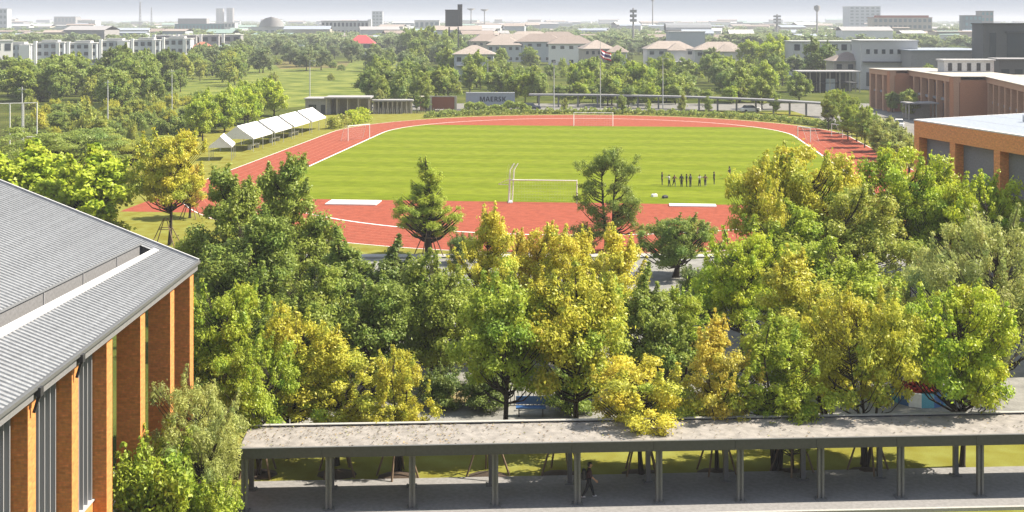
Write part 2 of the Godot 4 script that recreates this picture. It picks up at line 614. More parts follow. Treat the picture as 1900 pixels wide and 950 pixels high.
func build_hall() -> void:
	var o := thing("brick_hall", "brick hall with a ribbed grey metal roof and tall brick fins, left edge", "building", HALL)
	var z0 := 27.2
	var z1 := 54.9
	var end := 54.0
	var body := Shape.new()
	body.box(Vector3(-20.9, 4.4, -34.0) - HALL, Vector3(12.2, 8.8, 18.0))
	part("inner_wall", body, M.brick, o)
	# roof deck below the pans, so that no light comes through
	var deck := Shape.new()
	var n := slope(0, 0, -0.3) - slope(0, 0)
	deck.quad(slope(3.0, z0) + n, slope(14, z0) + n, slope(14, z1) + n, slope(3.0, z1) + n)
	deck.quad(slope(0.02, z0) + n, slope(3.0, z0) + n * 3.0, slope(3.0, z1) + n * 3.0, slope(0.02, z1) + n)
	deck.quad(slope(14, z0) + n, slope(14, z0) + Vector3(0, -13, 0), slope(14, z1) + Vector3(0, -13, 0), slope(14, z1) + n)
	var roof := part("roof", deck, M.gutter_wall, o)
	var count := int((z1 - z0) / 0.28)
	for i in count:
		var z := z0 + 0.28 * i
		var whole := z + 0.28 > end
		part("roof_pan", pan(z, 0.0 if whole else slot_top(z), 0.0 if whole else slot_top(z + 0.28), 14.0, 14.0), M.metal_roof, roof)
		if not whole:
			part("roof_pan", pan(z, 0.0, 0.0, flash_low(z), flash_low(z + 0.28)), M.metal_roof, roof)
	var flash := strip(z0, end, func(z): return slope(flash_low(z), z, 0.06), func(z): return slope(flash_top(z), z, 0.06))
	flash.quad(slope(flash_low(z0), z0), slope(flash_low(z0), z0, 0.06), slope(flash_low(end), end, 0.06), slope(flash_low(end), end))
	part("flashing", flash, M.flashing, roof)
	var drop := Vector3(0, -0.62, 0)
	part("gutter_side", strip(z0, end, func(z): return slope(slot_top(z), z), func(z): return slope(slot_top(z), z) + drop), M.gutter_wall, roof)
	part("gutter_bed", strip(z0, end, func(z): return slope(slot_top(z), z) + drop, func(z): return slope(flash_top(z), z) + Vector3(0, -0.4, 0)), M.gutter_wall, roof)
	part("gutter_edge", strip(z0, end, func(z): return slope(slot_top(z) - 0.05, z, 0.03), func(z): return slope(slot_top(z) + 0.03, z, 0.055)), M.steel_post, roof)
	var cap := Shape.new()
	cap.quad(slope(slot_top(end), end), slope(flash_top(end), end), slope(flash_top(end), end) + drop, slope(slot_top(end), end) + drop)
	part("gutter_end", cap, M.steel_post, roof)
	var clip := boxed(Vector3.ZERO, Vector3(0.03, 0.55, 0.03)).mesh()
	for i in 6:
		var z := 33.0 + i * 3.6
		part("gutter_bracket", clip, M.flashing, roof, Transform3D(Basis(), slope(slot_top(z) - 0.03, z) + Vector3(0, -0.3, 0)))
	var rake := Shape.new()
	var r := slope(0, z1, 0.0)
	var q := slope(14, z1, 0.0)
	for k in [[0.07, -0.1, 0.06], [-0.3, 0.0, 0.03]]:
		pass
	rake.bar(r + Vector3(0, -0.06, 0), q + Vector3(0, -0.06, 0), 0.1, 0.3)
	part("rake_trim", rake, M.flashing, roof)
	# eaves
	part("eaves_gutter", boxed(Vector3(-13.82, 9.36, -(z0 + z1) * 0.5) - HALL, Vector3(0.16, 0.12, z1 - z0)), M.steel_post, roof)
	part("fascia", boxed(Vector3(-13.9, 9.15, -(z0 + z1) * 0.5) - HALL, Vector3(0.08, 0.3, z1 - z0 - 0.02)), M.gutter_wall, roof)
	part("soffit", boxed(Vector3(-14.6, 9.02, -(z0 + z1) * 0.5) - HALL, Vector3(1.4, 0.05, z1 - z0 - 0.04)), M.grey_panel, roof)
	var outlet := Shape.new()
	outlet.box(Vector3(0, 0, 0), Vector3(0.16, 0.26, 0.24))
	outlet.bar(Vector3(0, -0.1, 0), Vector3(-0.16, -0.62, 0), 0.08, 0.08)
	for z in [32.7, 36.2, 39.75]:
		part("rain_outlet", outlet, M.dark, roof, Transform3D(Basis(), Vector3(-13.74, 9.22, -z) - HALL))
	# brick fins; the nearer three bays between them are closed by louvres
	var fins := [29.0, 32.5, 36.0, 39.6, 43.0, 46.9, 51.0, 54.1]
	var fin := Shape.new()
	fin.box(Vector3(-0.45, 4.5, -0.3), Vector3(0.9, 9.0, 0.6))
	var fin_mesh := fin.mesh()
	for z in fins:
		part("brick_fin", fin_mesh, M.brick, o, Transform3D(Basis(), Vector3(-14.0, 0, -z) - HALL))
	var blade := boxed(Vector3(0, 6.2, 0), Vector3(0.16, 5.5, 0.045)).mesh()
	for i in 4:
		var a: float = fins[i] + 0.6
		var b: float = fins[i + 1]
		var c := (a + b) * 0.5
		part("spandrel", boxed(Vector3(-14.62, 1.72, -c) - HALL, Vector3(0.3, 3.44, b - a)), M.brick, o)
		var frame := part("louver_panel", boxed(Vector3(-14.74, 6.22, -c) - HALL, Vector3(0.06, 5.56, b - a)), M.dark_grey_wall, o)
		part("sill", boxed(Vector3(-14.56, 3.46, -c) - HALL, Vector3(0.3, 0.05, b - a)), M.flashing, frame)
		for k in 7:
			part("louver_blade", blade, M.louver, frame, Transform3D(Basis(), Vector3(-14.55, 0, -lerpf(a + 0.12, b - 0.12, k / 6.0)) - HALL))
	# covered passage under the far end of the roof
	var rear := boxed(Vector3(-0.45, 5.6, -0.3), Vector3(0.9, 11.2, 0.6)).mesh()
	for z in [46.9, 51.0, 54.1]:
		part("rear_column", rear, M.brick, o, Transform3D(Basis(), Vector3(-21.5, 0, -z) - HALL))
	struct("passage_floor", boxed(Vector3(-19.5, 0.06, -49.0), Vector3(11.0, 0.12, 12.0)), M.concrete)
	var bench := thing("concrete_bench", "pale concrete block bench between the brick fins of the hall", "bench", Vector3(-16.6, 0.12, -49.2))
	part("seat", boxed(Vector3(0, 0.45, 0), Vector3(1.8, 0.12, 0.6)), M.kerb, bench)
	for s in [-0.7, 0.7]:
		part("leg", boxed(Vector3(s, 0.195, 0), Vector3(0.25, 0.39, 0.5)), M.kerb, bench)


# ---------------------------------------------------------------- trees
# A tree is a trunk with limbs and a crown of single leaves gathered in clumps at the limbs' ends.
func make_tree(p: Dictionary) -> void:
	var r := RandomNumberGenerator.new()
	r.seed = p.seed
	var h: float = p.h
	var w: float = p.w
	var base: float = p.base
	var cr: float = p.cr
	var flat: float = p.get("flat", 0.8)
	var profile: Array = p.profile
	var spots := PackedVector3Array()
	var sizes := PackedFloat32Array()
	var hues := PackedFloat32Array()
	if p.has("spots"):
		for s in p.spots:
			spots.append(Vector3(s[0], s[1], s[2]))
			sizes.append(s[3] * float(p.get("fat", 1.0)) * 0.8)
			for k in 4:
				spots.append(Vector3(s[0] + r.randfn() * 0.5, s[1] + r.randfn() * 0.5, s[2] + r.randfn() * 0.5))
				sizes.append(r.randf_range(0.25, 0.5))
	else:
		# boughs: a handful of uneven sub-crowns, each filled with clumps
		var boughs := []
		var casts := []
		var many := int(p.get("boughs", 9))
		for i in many:
			var t := (i + 0.5 * r.randf()) / many
			var f := t * (profile.size() - 1)
			var k := mini(int(f), profile.size() - 2)
			var wide := lerpf(profile[k], profile[k + 1], f - k) * w * 0.5
			var a := i * 2.399 + r.randf_range(-0.5, 0.5)
			var size := wide * r.randf_range(0.4, 0.62)
			var out := maxf(0.0, wide * r.randf_range(0.85, 1.1) - size)
			casts.append(r.randf_range(-0.7, 0.7) * float(p.get("warm", 0.16)) * 1.3)
			boughs.append([Vector3(cos(a) * out, lerpf(base + size * 0.7, h - size * 0.9, t), sin(a) * out), size, size * r.randf_range(0.9, 1.5)])
		var tries := 0
		while spots.size() < int(p.clumps) and tries < 8000:
			tries += 1
			var bi := r.randi() % many
			var b: Array = boughs[bi]
			var dir := Vector3(r.randfn(), r.randfn() + 0.25, r.randfn()).normalized()
			var reach := pow(r.randf(), 0.4)
			var s: Vector3 = b[0] + Vector3(dir.x * b[1], dir.y * b[2], dir.z * b[1]) * reach
			if s.y < base + 0.2 or s.y > h:
				continue
			var near := false
			for q in spots:
				if q.distance_to(s) < cr * float(p.get("gap", 0.8)):
					near = true
					break
			if near:
				continue
			spots.append(s)
			hues.append(casts[bi])
			sizes.append(cr * r.randf_range(0.5, 1.3))
		# thin shoots standing up from each bough
		for b in boughs:
			for k in int(p.get("shoots", 2)):
				var a := r.randf() * TAU
				var d := float(b[1]) * sqrt(r.randf()) * 0.9
				var q: Vector3 = b[0] + Vector3(cos(a) * d, float(b[2]) * sqrt(maxf(0.0, 1.0 - (d / float(b[1])) ** 2)) * 0.9, sin(a) * d)
				var lean := Vector3(r.randfn() * 0.18 + cos(a) * 0.2, 1.0, r.randfn() * 0.18 + sin(a) * 0.2)
				for j in 4:
					spots.append(q + lean * (0.24 * j))
					hues.append(0.0)
					sizes.append(cr * lerpf(0.5, 0.26, j / 3.0))
	# leaves
	var total := int(p.leaves)
	var sum := 0.0
	for s in sizes:
		sum += s * s
	var counts := PackedInt32Array()
	var all := 0
	for s in sizes:
		counts.append(int(total * s * s / sum))
		all += counts[-1]
	var v := PackedVector3Array()
	var c := PackedColorArray()
	var x := PackedInt32Array()
	v.resize(all * 4)
	c.resize(all * 4)
	x.resize(all * 6)
	var at := 0
	var ls: float = p.ls
	var lw: float = p.lw
	var vary: float = p.get("vary", 0.3)
	var warm: float = p.get("warm", 0.16)
	var droop: float = p.get("droop", 0.0)
	for i in spots.size():
		var o := spots[i]
		var rad := sizes[i]
		var lightness := 1.0 + vary * r.randf_range(-0.8, 0.8)
		var hue := r.randf_range(-1.0, 1.0) * warm + (hues[i] if i < hues.size() else 0.0)
		var tint := Color(lightness * (1.0 + hue), lightness * (1.0 + 0.25 * hue), lightness * (1.0 - 0.4 * hue))
		for k in counts[i]:
			var dir := Vector3(r.randfn(), r.randfn(), r.randfn()).normalized()
			var reach := rad * pow(r.randf(), 0.5) * (r.randf_range(1.1, 1.7) if r.randf() < 0.2 else 1.0)
			var q := o + Vector3(dir.x, dir.y * flat - droop * reach, dir.z) * reach
			var nrm := (dir * 0.7 + Vector3(r.randfn() * 0.55, 0.5 + r.randfn() * 0.55, r.randfn() * 0.55)).normalized()
			var tan := nrm.cross(Vector3(r.randfn(), r.randfn() * 0.6, r.randfn())).normalized()
			var bin := nrm.cross(tan)
			var s := r.randf_range(0.7, 1.3)
			tan *= ls * 0.5 * s
			bin *= lw * 0.5 * s
			var j := at * 4
			v[j] = q - tan
			v[j + 1] = q + bin + tan * 0.1
			v[j + 2] = q + tan
			v[j + 3] = q - bin + tan * 0.1
			var f := r.randf_range(0.62, 1.3) * (1.5 if r.randf() < 0.08 else 1.0)
			var col := Color(tint.r * f, tint.g * f, tint.b * f)
			c[j] = col
			c[j + 1] = col
			c[j + 2] = col
			c[j + 3] = col
			var b := at * 6
			x[b] = j
			x[b + 1] = j + 1
			x[b + 2] = j + 2
			x[b + 3] = j
			x[b + 4] = j + 2
			x[b + 5] = j + 3
			at += 1
	var arrays := []
	arrays.resize(Mesh.ARRAY_MAX)
	arrays[Mesh.ARRAY_VERTEX] = v
	arrays[Mesh.ARRAY_COLOR] = c
	arrays[Mesh.ARRAY_INDEX] = x
	var leaves := ArrayMesh.new()
	leaves.add_surface_from_arrays(Mesh.PRIMITIVE_TRIANGLES, arrays)
	# wood
	var wood := Shape.new()
	var tr: float = p.trunk
	var stems: Array = p.get("stems", [[0.0, 0.0, 0.0, 0.0]])
	var sides := int(p.get("sides", 7))
	for st in stems:
		var foot := Vector3(st[0], 0, st[1])
		var head := Vector3(st[2], base + (h - base) * 0.72, st[3])
		var pts := PackedVector3Array([foot + Vector3(0, -0.15, 0), foot + Vector3(0, 0.12, 0)])
		var rad := PackedFloat32Array([tr * 1.7, tr * 1.2])
		for k in range(1, 6):
			var f := k / 5.0
			pts.append(foot.lerp(head, f) + Vector3(sin(f * 4.0 + p.seed), 0, cos(f * 3.0 + p.seed)) * 0.12 * (1.0 - absf(f - 0.5)))
			rad.append(tr * lerpf(1.0, 0.22, f))
		wood.tube(pts, rad, sides)
	for i in spots.size():
		if i % int(p.get("limb_each", 1)):
			continue
		var st: Array = stems[i % stems.size()]
		var q := spots[i]
		if stems.size() > 1:
			for s in stems:
				if Vector2(s[2] - q.x, s[3] - q.z).length() < Vector2(st[2] - q.x, st[3] - q.z).length():
					st = s
		var foot := Vector3(st[0], 0, st[1])
		var head := Vector3(st[2], base + (h - base) * 0.72, st[3])
		var f := clampf((q.y - Vector2(q.x - st[2], q.z - st[3]).length() * 0.75) / head.y, base * float(p.get("fork", 0.75)) / head.y, 0.95)
		var a := foot.lerp(head, f)
		var m := a.lerp(q, 0.5) + Vector3(0, -0.12 * a.distance_to(q), 0)
		var thick := tr * lerpf(0.5, 0.16, f)
		wood.tube(PackedVector3Array([a, m, q]), PackedFloat32Array([thick, thick * 0.7, 0.015]), 4)
	kinds[p.name] = {"crown": leaves, "trunk": wood.mesh(), "h": h, "w": w}


func tree(kind: String, at: Vector3, h: float, w: float, leaf: String, label: String, group := "", turn := -1.0, called := "tree") -> Node3D:
	var k: Dictionary = kinds[kind]
	var o := thing(called, label, "shrub" if called.contains("shrub") else "tree", at, rng.randf() * TAU if turn < 0.0 else turn, group)
	var s := Basis().scaled(Vector3(w / k.w, h / k.h, w / k.w))
	part("trunk", k.trunk, M.bark, o, Transform3D(s, Vector3.ZERO))
	part("crown", k.crown, M[leaf], o, Transform3D(s, Vector3.ZERO))
	return o


func prop_frame(at: Vector3, label: String, h := 2.2, spread := 1.0, turn := 0.0) -> void:
	var o := thing("tree_prop_frame", label, "tree prop", at, turn, "wooden prop frames round the young trees")
	for k in 4:
		var a := TAU * (k + 0.5) / 4.0
		var s := Shape.new()
		s.tube(PackedVector3Array([Vector3(cos(a) * spread, 0, sin(a) * spread), Vector3(cos(a) * 0.18, h, sin(a) * 0.18)]), PackedFloat32Array([0.05, 0.04]), 5)
		part("prop", s, M.pole_wood, o)
		var b := TAU * (k + 1.5) / 4.0
		var m := Shape.new()
		m.tube(PackedVector3Array([Vector3(cos(a) * spread * 0.48, h * 0.62, sin(a) * spread * 0.48), Vector3(cos(b) * spread * 0.48, h * 0.62, sin(b) * spread * 0.48)]), PackedFloat32Array([0.035, 0.035]), 5)
		part("tie_rail", m, M.pole_wood, o)


func kinds_of_tree() -> void:
	var round_ := [0.55, 0.9, 1.0, 0.95, 0.8, 0.5]
	make_tree({"name": "broad", "seed": 1, "h": 8.0, "w": 7.0, "base": 1.2, "cr": 0.64, "clumps": 102, "leaves": 39841, "ls": 0.20, "lw": 0.104, "trunk": 0.17, "profile": round_, "gap": 0.85})
	make_tree({"name": "broad_tall", "seed": 2, "h": 9.5, "w": 7.0, "base": 1.0, "cr": 0.60, "clumps": 124, "leaves": 42054, "ls": 0.20, "lw": 0.104, "trunk": 0.18, "profile": [0.7, 0.95, 1.0, 0.85, 0.7, 0.5, 0.22], "gap": 0.85})
	make_tree({"name": "pointed", "seed": 3, "h": 8.0, "w": 5.5, "base": 1.2, "cr": 0.50, "clumps": 108, "leaves": 33201, "ls": 0.19, "lw": 0.096, "trunk": 0.15, "profile": [0.7, 1.0, 0.95, 0.75, 0.5, 0.3, 0.14], "gap": 0.85})
	make_tree({"name": "airy", "seed": 4, "h": 8.5, "w": 5.5, "base": 1.8, "cr": 0.46, "clumps": 96, "leaves": 24457, "ls": 0.17, "lw": 0.081, "trunk": 0.13, "profile": [0.45, 0.8, 1.0, 0.9, 0.75, 0.5, 0.3], "warm": 0.22, "gap": 0.95})
	make_tree({"name": "airy_forked", "seed": 5, "h": 8.5, "w": 6.0, "base": 1.6, "cr": 0.48, "clumps": 102, "leaves": 25398, "ls": 0.17, "lw": 0.081, "trunk": 0.12, "profile": [0.5, 0.85, 1.0, 0.95, 0.75, 0.55, 0.3], "stems": [[-0.15, 0, -1.1, 0.3], [0.15, 0.1, 1.1, -0.4], [0, -0.15, 0.1, 0.9]], "warm": 0.22, "gap": 0.95})
	make_tree({"name": "spreading", "seed": 6, "h": 7.5, "w": 7.5, "base": 2.9, "cr": 0.58, "clumps": 96, "leaves": 28220, "ls": 0.19, "lw": 0.096, "trunk": 0.15, "profile": [0.6, 0.95, 1.0, 0.85, 0.55], "flat": 0.65, "gap": 0.95, "warm": 0.2})
	make_tree({"name": "spreading_forked", "seed": 7, "h": 7.5, "w": 8.0, "base": 2.7, "cr": 0.56, "clumps": 102, "leaves": 28220, "ls": 0.19, "lw": 0.096, "trunk": 0.12, "profile": [0.6, 0.9, 1.0, 0.9, 0.6], "flat": 0.65, "gap": 1.0, "warm": 0.2, "stems": [[-0.1, 0, -1.4, 0.5], [0.12, 0, 1.5, 0.2], [0, 0.1, 0.1, -1.2]]})
	make_tree({"name": "conical", "seed": 8, "h": 8.5, "w": 5.6, "base": 1.5, "cr": 0.40, "clumps": 129, "leaves": 33201, "ls": 0.16, "lw": 0.052, "trunk": 0.27, "profile": [0.8, 1.0, 0.85, 0.5, 0.34, 0.3, 0.22], "gap": 0.9})
	make_tree({"name": "dome", "shoots": 1, "seed": 9, "h": 4.8, "w": 6.0, "base": 1.1, "cr": 0.40, "clumps": 118, "leaves": 33201, "ls": 0.13, "lw": 0.067, "trunk": 0.2, "profile": [0.8, 1.0, 0.97, 0.85, 0.6], "gap": 0.75, "vary": 0.2})
	make_tree({"name": "willowy", "seed": 10, "h": 6.5, "w": 7.5, "base": 1.0, "cr": 0.50, "clumps": 108, "leaves": 39841, "ls": 0.17, "lw": 0.044, "trunk": 0.12, "profile": round_, "droop": 0.25, "vary": 0.35, "gap": 0.85})
	make_tree({"name": "big_leaf", "seed": 11, "h": 7.5, "w": 6.6, "base": 1.0, "cr": 0.68, "clumps": 80, "leaves": 16600, "ls": 0.33, "lw": 0.207, "trunk": 0.16, "profile": round_, "flat": 0.7, "vary": 0.35, "gap": 0.85})
	make_tree({"name": "umbrella", "shoots": 0, "seed": 12, "h": 7.0, "w": 13.0, "base": 3.0, "cr": 0.80, "clumps": 108, "leaves": 28774, "ls": 0.22, "lw": 0.104, "trunk": 0.25, "profile": [0.6, 0.95, 1.0, 0.85, 0.5], "flat": 0.4, "gap": 0.9})
	make_tree({"name": "bushy", "seed": 13, "h": 3.0, "w": 4.0, "base": 0.2, "cr": 0.5, "clumps": 60, "leaves": 14386, "ls": 0.16, "lw": 0.081, "trunk": 0.07, "profile": [0.8, 1.0, 0.95, 0.7, 0.4], "gap": 0.8})
	make_tree({"name": "cloud", "seed": 14, "h": 8.2, "w": 5.8, "base": 2.0, "cr": 0.8, "leaves": 26560, "ls": 0.16, "lw": 0.074, "trunk": 0.17, "profile": [1.0, 1.0], "flat": 0.8, "fat": 1.25, "vary": 0.2, "warm": 0.1, "stems": [[-0.15, 0, -0.5, 0], [0.25, 0.1, 0.75, 0.2]], "spots": [
		[-0.5, 7.5, 0, 0.75], [0.0, 7.7, 0.3, 0.7], [0.6, 7.4, 0.1, 0.75], [-1.2, 7.0, 0.2, 0.7], [1.3, 7.0, -0.2, 0.7], [-1.8, 6.5, 0, 0.55], [1.9, 6.6, 0.3, 0.6], [0.2, 7.0, -0.7, 0.7], [0.9, 6.6, 0.6, 0.6],
		[-1.6, 5.2, 0.3, 0.55], [-1.2, 4.7, -0.3, 0.6], [1.1, 5.4, 0.2, 0.6], [1.7, 4.9, -0.1, 0.65], [0.5, 5.0, -0.5, 0.55],
		[-2.1, 3.9, 0.2, 0.65], [-1.5, 3.5, 0.5, 0.6], [2.0, 4.0, 0.3, 0.7], [2.5, 3.6, 0, 0.65], [1.4, 3.4, 0.5, 0.7], [0.6, 3.8, 0.5, 0.6], [1.9, 3.0, -0.4, 0.65], [-0.9, 3.0, 0.3, 0.55],
		[-2.0, 1.9, 0.4, 0.8], [-1.2, 1.6, 0.7, 0.75], [-2.6, 1.5, 0, 0.65], [-0.4, 2.1, 0.4, 0.7], [0.6, 2.4, 0.4, 0.7], [2.2, 2.1, 0, 0.5]]})
	make_tree({"name": "high", "seed": 15, "h": 8.2, "w": 6.5, "base": 3.0, "cr": 0.6, "clumps": 88, "leaves": 32368, "ls": 0.19, "lw": 0.096, "trunk": 0.17, "profile": [0.7, 0.95, 1.0, 0.85, 0.55], "gap": 0.9, "warm": 0.2})
	for i in 4:
		make_tree({"name": "mid_%d" % i, "shoots": 1,  "seed": 20 + i, "h": 8.0, "w": 7.0, "base": 1.6 - 0.4 * i, "cr": 0.8, "clumps": 64, "leaves": 8500, "ls": 0.42, "lw": 0.240, "trunk": 0.16, "profile": [round_, [0.7, 1.0, 0.9, 0.6, 0.25], [0.5, 0.85, 1.0, 0.9, 0.5], [0.8, 1.0, 1.0, 0.8, 0.5]][i], "limb_each": 3, "sides": 5, "vary": 0.35})
	for i in 3:
		make_tree({"name": "far_%d" % i, "shoots": 0,  "seed": 40 + i, "h": 8.0, "w": 8.0, "base": 0.6, "cr": 1.5, "clumps": 20, "leaves": 1100, "ls": 1.00, "lw": 0.700, "trunk": 0.2, "profile": round_, "limb_each": 5, "sides": 4, "vary": 0.35})
	make_tree({"name": "scrub", "shoots": 1, "seed": 50, "h": 2.5, "w": 4.0, "base": 0.1, "cr": 0.6, "clumps": 30, "leaves": 2600, "ls": 0.35, "lw": 0.160, "trunk": 0.06, "profile": [0.9, 1.0, 0.8, 0.5], "limb_each": 3, "sides": 4})


func build_trees() -> void:
	kinds_of_tree()
	# beside the track, farthest first
	tree("big_leaf", Vector3(-44.52, 0.0, -113.00), 8.75, 9.73, "leaf_lime", "large-leaved bright green tree above the far left edge of the metal roof")
	tree("big_leaf", Vector3(-37.04, 0.0, -109.00), 8.72, 9.11, "leaf_lime", "large-leaved bright green tree just left of the yellowing tree by the track", "", 2.1)
	tree("spreading", Vector3(-30.46, 0.0, -110.80), 9.83, 8.42, "leaf_amber", "yellowing tree with a thick bare trunk on the lawn left of the track")
	prop_frame(Vector3(-30.84, 0.0, -110.79), "wooden prop frame round the thick trunk of the yellowing tree left of the track", 2.4, 1.5)
	tree("airy", Vector3(-32.62, 0.0, -126.00), 5.71, 5.11, "leaf_gold", "small orange-tinged young tree beside the red track, left")
	prop_frame(Vector3(-32.59, 0.0, -125.89), "wooden prop frame round the small orange-tinged tree beside the track", 2.0, 1.2)
	tree("conical", Vector3(-7.05, 0.0, -105.70), 8.47, 6.85, "leaf_fresh", "slim conical green tree with a stout trunk in front of the red track")
	prop_frame(Vector3(-7.05, 0.0, -105.72), "wooden prop frame round the stout trunk of the slim conical tree", 2.6, 1.4, 0.4)
	tree("cloud", Vector3(8.32, 0.0, -108.00), 8.69, 5.69, "leaf_deep", "dark twin-stemmed tree with tufted crown in front of the goal", "", 0.0)
	tree("dome", Vector3(12.77, 0.0, -97.00), 4.59, 7.12, "leaf_deep", "low dark dome-shaped tree on the pale paving")
	# large green trees, centre left
	tree("broad_tall", Vector3(-18.98, 0.0, -84.00), 10.29, 7.23, "leaf_green", "tall green tree right beside the corner of the metal roof")
	tree("broad_tall", Vector3(-15.56, 0.0, -86.00), 10.84, 7.62, "leaf_green", "tallest green tree of the left group, rising before the track", "", 1.0)
	tree("broad", Vector3(-15.79, 0.0, -76.00), 8.09, 7.31, "leaf_deep", "dark green tree in front of the two tall green ones")
	tree("pointed", Vector3(-10.60, 0.0, -77.00), 6.93, 5.85, "leaf_deep", "dark green pointed tree to the right of the tallest green tree")
	tree("pointed", Vector3(-6.79, 0.0, -73.00), 7.04, 6.29, "leaf_bottle", "dark bottle-green tree below the slim conical tree", "", 2.0)
	tree("broad", Vector3(-7.43, 0.0, -66.00), 6.23, 6.02, "leaf_deep", "deep green round tree under the bottle-green one")
	tree("broad", Vector3(-3.97, 0.0, -68.00), 7.05, 5.68, "leaf_green", "green tree between the bottle-green tree and the yellow ones", "", 3.0)
	# yellow group, centre
	tree("airy", Vector3(-1.40, 0.0, -72.00), 9.15, 5.11, "leaf_yellow", "yellow tree with a thin tip reaching over the track, left of the yellow group")
	tree("airy_forked", Vector3(2.53, 0.0, -73.00), 8.37, 5.55, "leaf_yellow", "golden forked tree in the middle of the yellow group")
	tree("airy", Vector3(5.99, 0.0, -71.00), 8.20, 5.39, "leaf_yellow", "bright yellow tree below the dark twin-stemmed tree", "", 4.0)
	tree("high", Vector3(-0.30, 0.0, -58.00), 7.77, 5.58, "leaf_fresh", "olive green tree with a dark trunk behind the middle of the walkway roof")
	tree("high", Vector3(3.06, 0.0, -58.00), 8.10, 5.88, "leaf_amber", "olive and green tree at the foot of the yellow group", "", 1.3)
	tree("pointed", Vector3(7.14, 0.0, -66.00), 6.80, 4.68, "leaf_green", "green tree at the right end of the yellow group")
	# right group
	tree("spreading_forked", Vector3(17.17, 0.0, -83.00), 10.66, 6.94, "leaf_amber", "large olive yellow tree beside the exercising children")
	tree("spreading", Vector3(20.24, 0.0, -85.00), 10.95, 9.04, "leaf_amber", "large tree with an orange-green crown before the right bend of the track")
	tree("broad", Vector3(17.05, 0.0, -78.00), 8.11, 7.90, "leaf_fresh", "green tree under the large olive yellow one", "", 0.6)
	tree("airy_forked", Vector3(22.51, 0.0, -80.00), 9.71, 7.70, "leaf_olive", "open tree with bare limbs showing, right of centre")
	tree("spreading", Vector3(28.00, 0.0, -88.00), 10.55, 8.47, "leaf_lime", "bright yellow-green tree against the near orange brick building", "", 2.2)
	tree("spreading_forked", Vector3(31.45, 0.0, -84.00), 9.31, 8.08, "leaf_lime", "yellow-green tree in front of the grey bays of the brick building")
	tree("willowy", Vector3(25.71, 0.0, -66.00), 9.66, 9.03, "leaf_pale", "grey-green feathery tree at the right edge")
	tree("willowy", Vector3(25.71, 0.0, -72.00), 7.00, 6.93, "leaf_pale", "pale feathery tree left of the grey-green one at the edge", "", 2.4)
	tree("broad", Vector3(19.01, 0.0, -72.00), 7.00, 8.02, "leaf_fresh", "green tree in the middle of the right group behind the yellow front trees", "", 2.9)
	tree("spreading", Vector3(13.06, 0.0, -71.00), 7.64, 6.11, "leaf_lime", "lime green tree beside the low dark dome-shaped tree", "", 0.3)
	tree("airy", Vector3(14.91, 0.0, -65.00), 7.84, 6.26, "leaf_amber", "orange-tinged tree in the right group behind the front row")
	tree("airy_forked", Vector3(20.29, 0.0, -66.00), 6.23, 5.01, "leaf_olive", "thin olive tree left of the bright yellow-green front tree", "", 1.9)
	tree("broad", Vector3(-10.57, 0.0, -66.00), 6.80, 5.68, "leaf_green", "green tree between the tall pair and the round deep green one", "", 0.9)
	tree("airy_forked", Vector3(0.80, 0.0, -74.00), 7.76, 4.50, "leaf_gold", "golden tree between the two tips of the yellow group", "", 2.5)
	tree("airy", Vector3(4.32, 0.0, -74.00), 7.44, 4.12, "leaf_yellow", "pale yellow tree just left of the one below the dark twin-stemmed tree", "", 1.5)
	tree("spreading_forked", Vector3(29.60, 0.0, -86.00), 8.57, 7.40, "leaf_fresh", "yellow-green tree between the two lime trees at the brick building", "", 2.9)
	tree("airy_forked", Vector3(15.06, 0.0, -60.00), 7.48, 5.17, "leaf_amber", "golden green tree standing behind the front row, right of the middle", "", 2.1)
	tree("airy_forked", Vector3(9.05, 0.0, -67.00), 5.87, 4.58, "leaf_fresh", "loose yellow-green tree closing the gap between the yellow group and the lime tree", "", 2.6)
	# the front row, rooted just behind the walkway
	tree("spreading", Vector3(-13.36, 0.0, -58.00), 7.40, 5.43, "leaf_fresh", "yellow-green tree next to the last brick fin of the hall")
	tree("airy_forked", Vector3(-10.24, 0.0, -57.00), 7.22, 4.91, "leaf_amber", "yellow-green tree with golden tips behind the left end of the walkway")
	tree("spreading_forked", Vector3(-11.11, 0.0, -54.60), 5.77, 4.70, "leaf_fresh", "low yellow-green tree drooping over the left end of the walkway roof", "", 2.0)
	tree("airy", Vector3(-7.88, 0.0, -56.00), 6.08, 4.68, "leaf_amber", "yellow tree whose twigs hang over the walkway roof, second post bay")
	tree("airy_forked", Vector3(-5.07, 0.0, -55.20), 5.61, 3.63, "leaf_amber", "brownish yellow many-stemmed tree behind the third walkway post", "", 1.0)
	tree("spreading", Vector3(5.67, 0.0, -54.60), 4.92, 5.95, "leaf_yellow", "small low yellow tree spilling onto the walkway roof above the walker")
	tree("airy", Vector3(9.05, 0.0, -55.00), 6.81, 4.18, "leaf_gold", "yellow-orange tree with a slender dark trunk in the front row")
	tree("airy_forked", Vector3(11.75, 0.0, -55.40), 7.12, 5.33, "leaf_fresh", "green and yellow tree of the front row, right of the yellow-orange one", "", 0.5)
	tree("spreading_forked", Vector3(15.77, 0.0, -55.60), 7.80, 5.77, "leaf_amber", "yellow tree with several forked stems behind the walkway", "", 0.2)
	tree("spreading", Vector3(20.17, 0.0, -55.80), 7.73, 6.08, "leaf_lime", "bright lime front-row tree beside the blue and red planter", "", 1.1)
	tree("willowy", Vector3(-12.31, 0.0, -48.60), 6.03, 5.17, "leaf_pale", "pale olive tree in front of the left end of the walkway")
	tree("bushy", Vector3(-13.30, 0.0, -46.20), 4.00, 4.45, "leaf_fresh", "bright green bushy small tree at the foot of the brick fins")
	tree("bushy", Vector3(-11.24, 0.0, -46.80), 2.43, 2.61, "leaf_fresh", "bright green bush at the bottom edge below the pale olive tree", "", 2.0, "shrub")
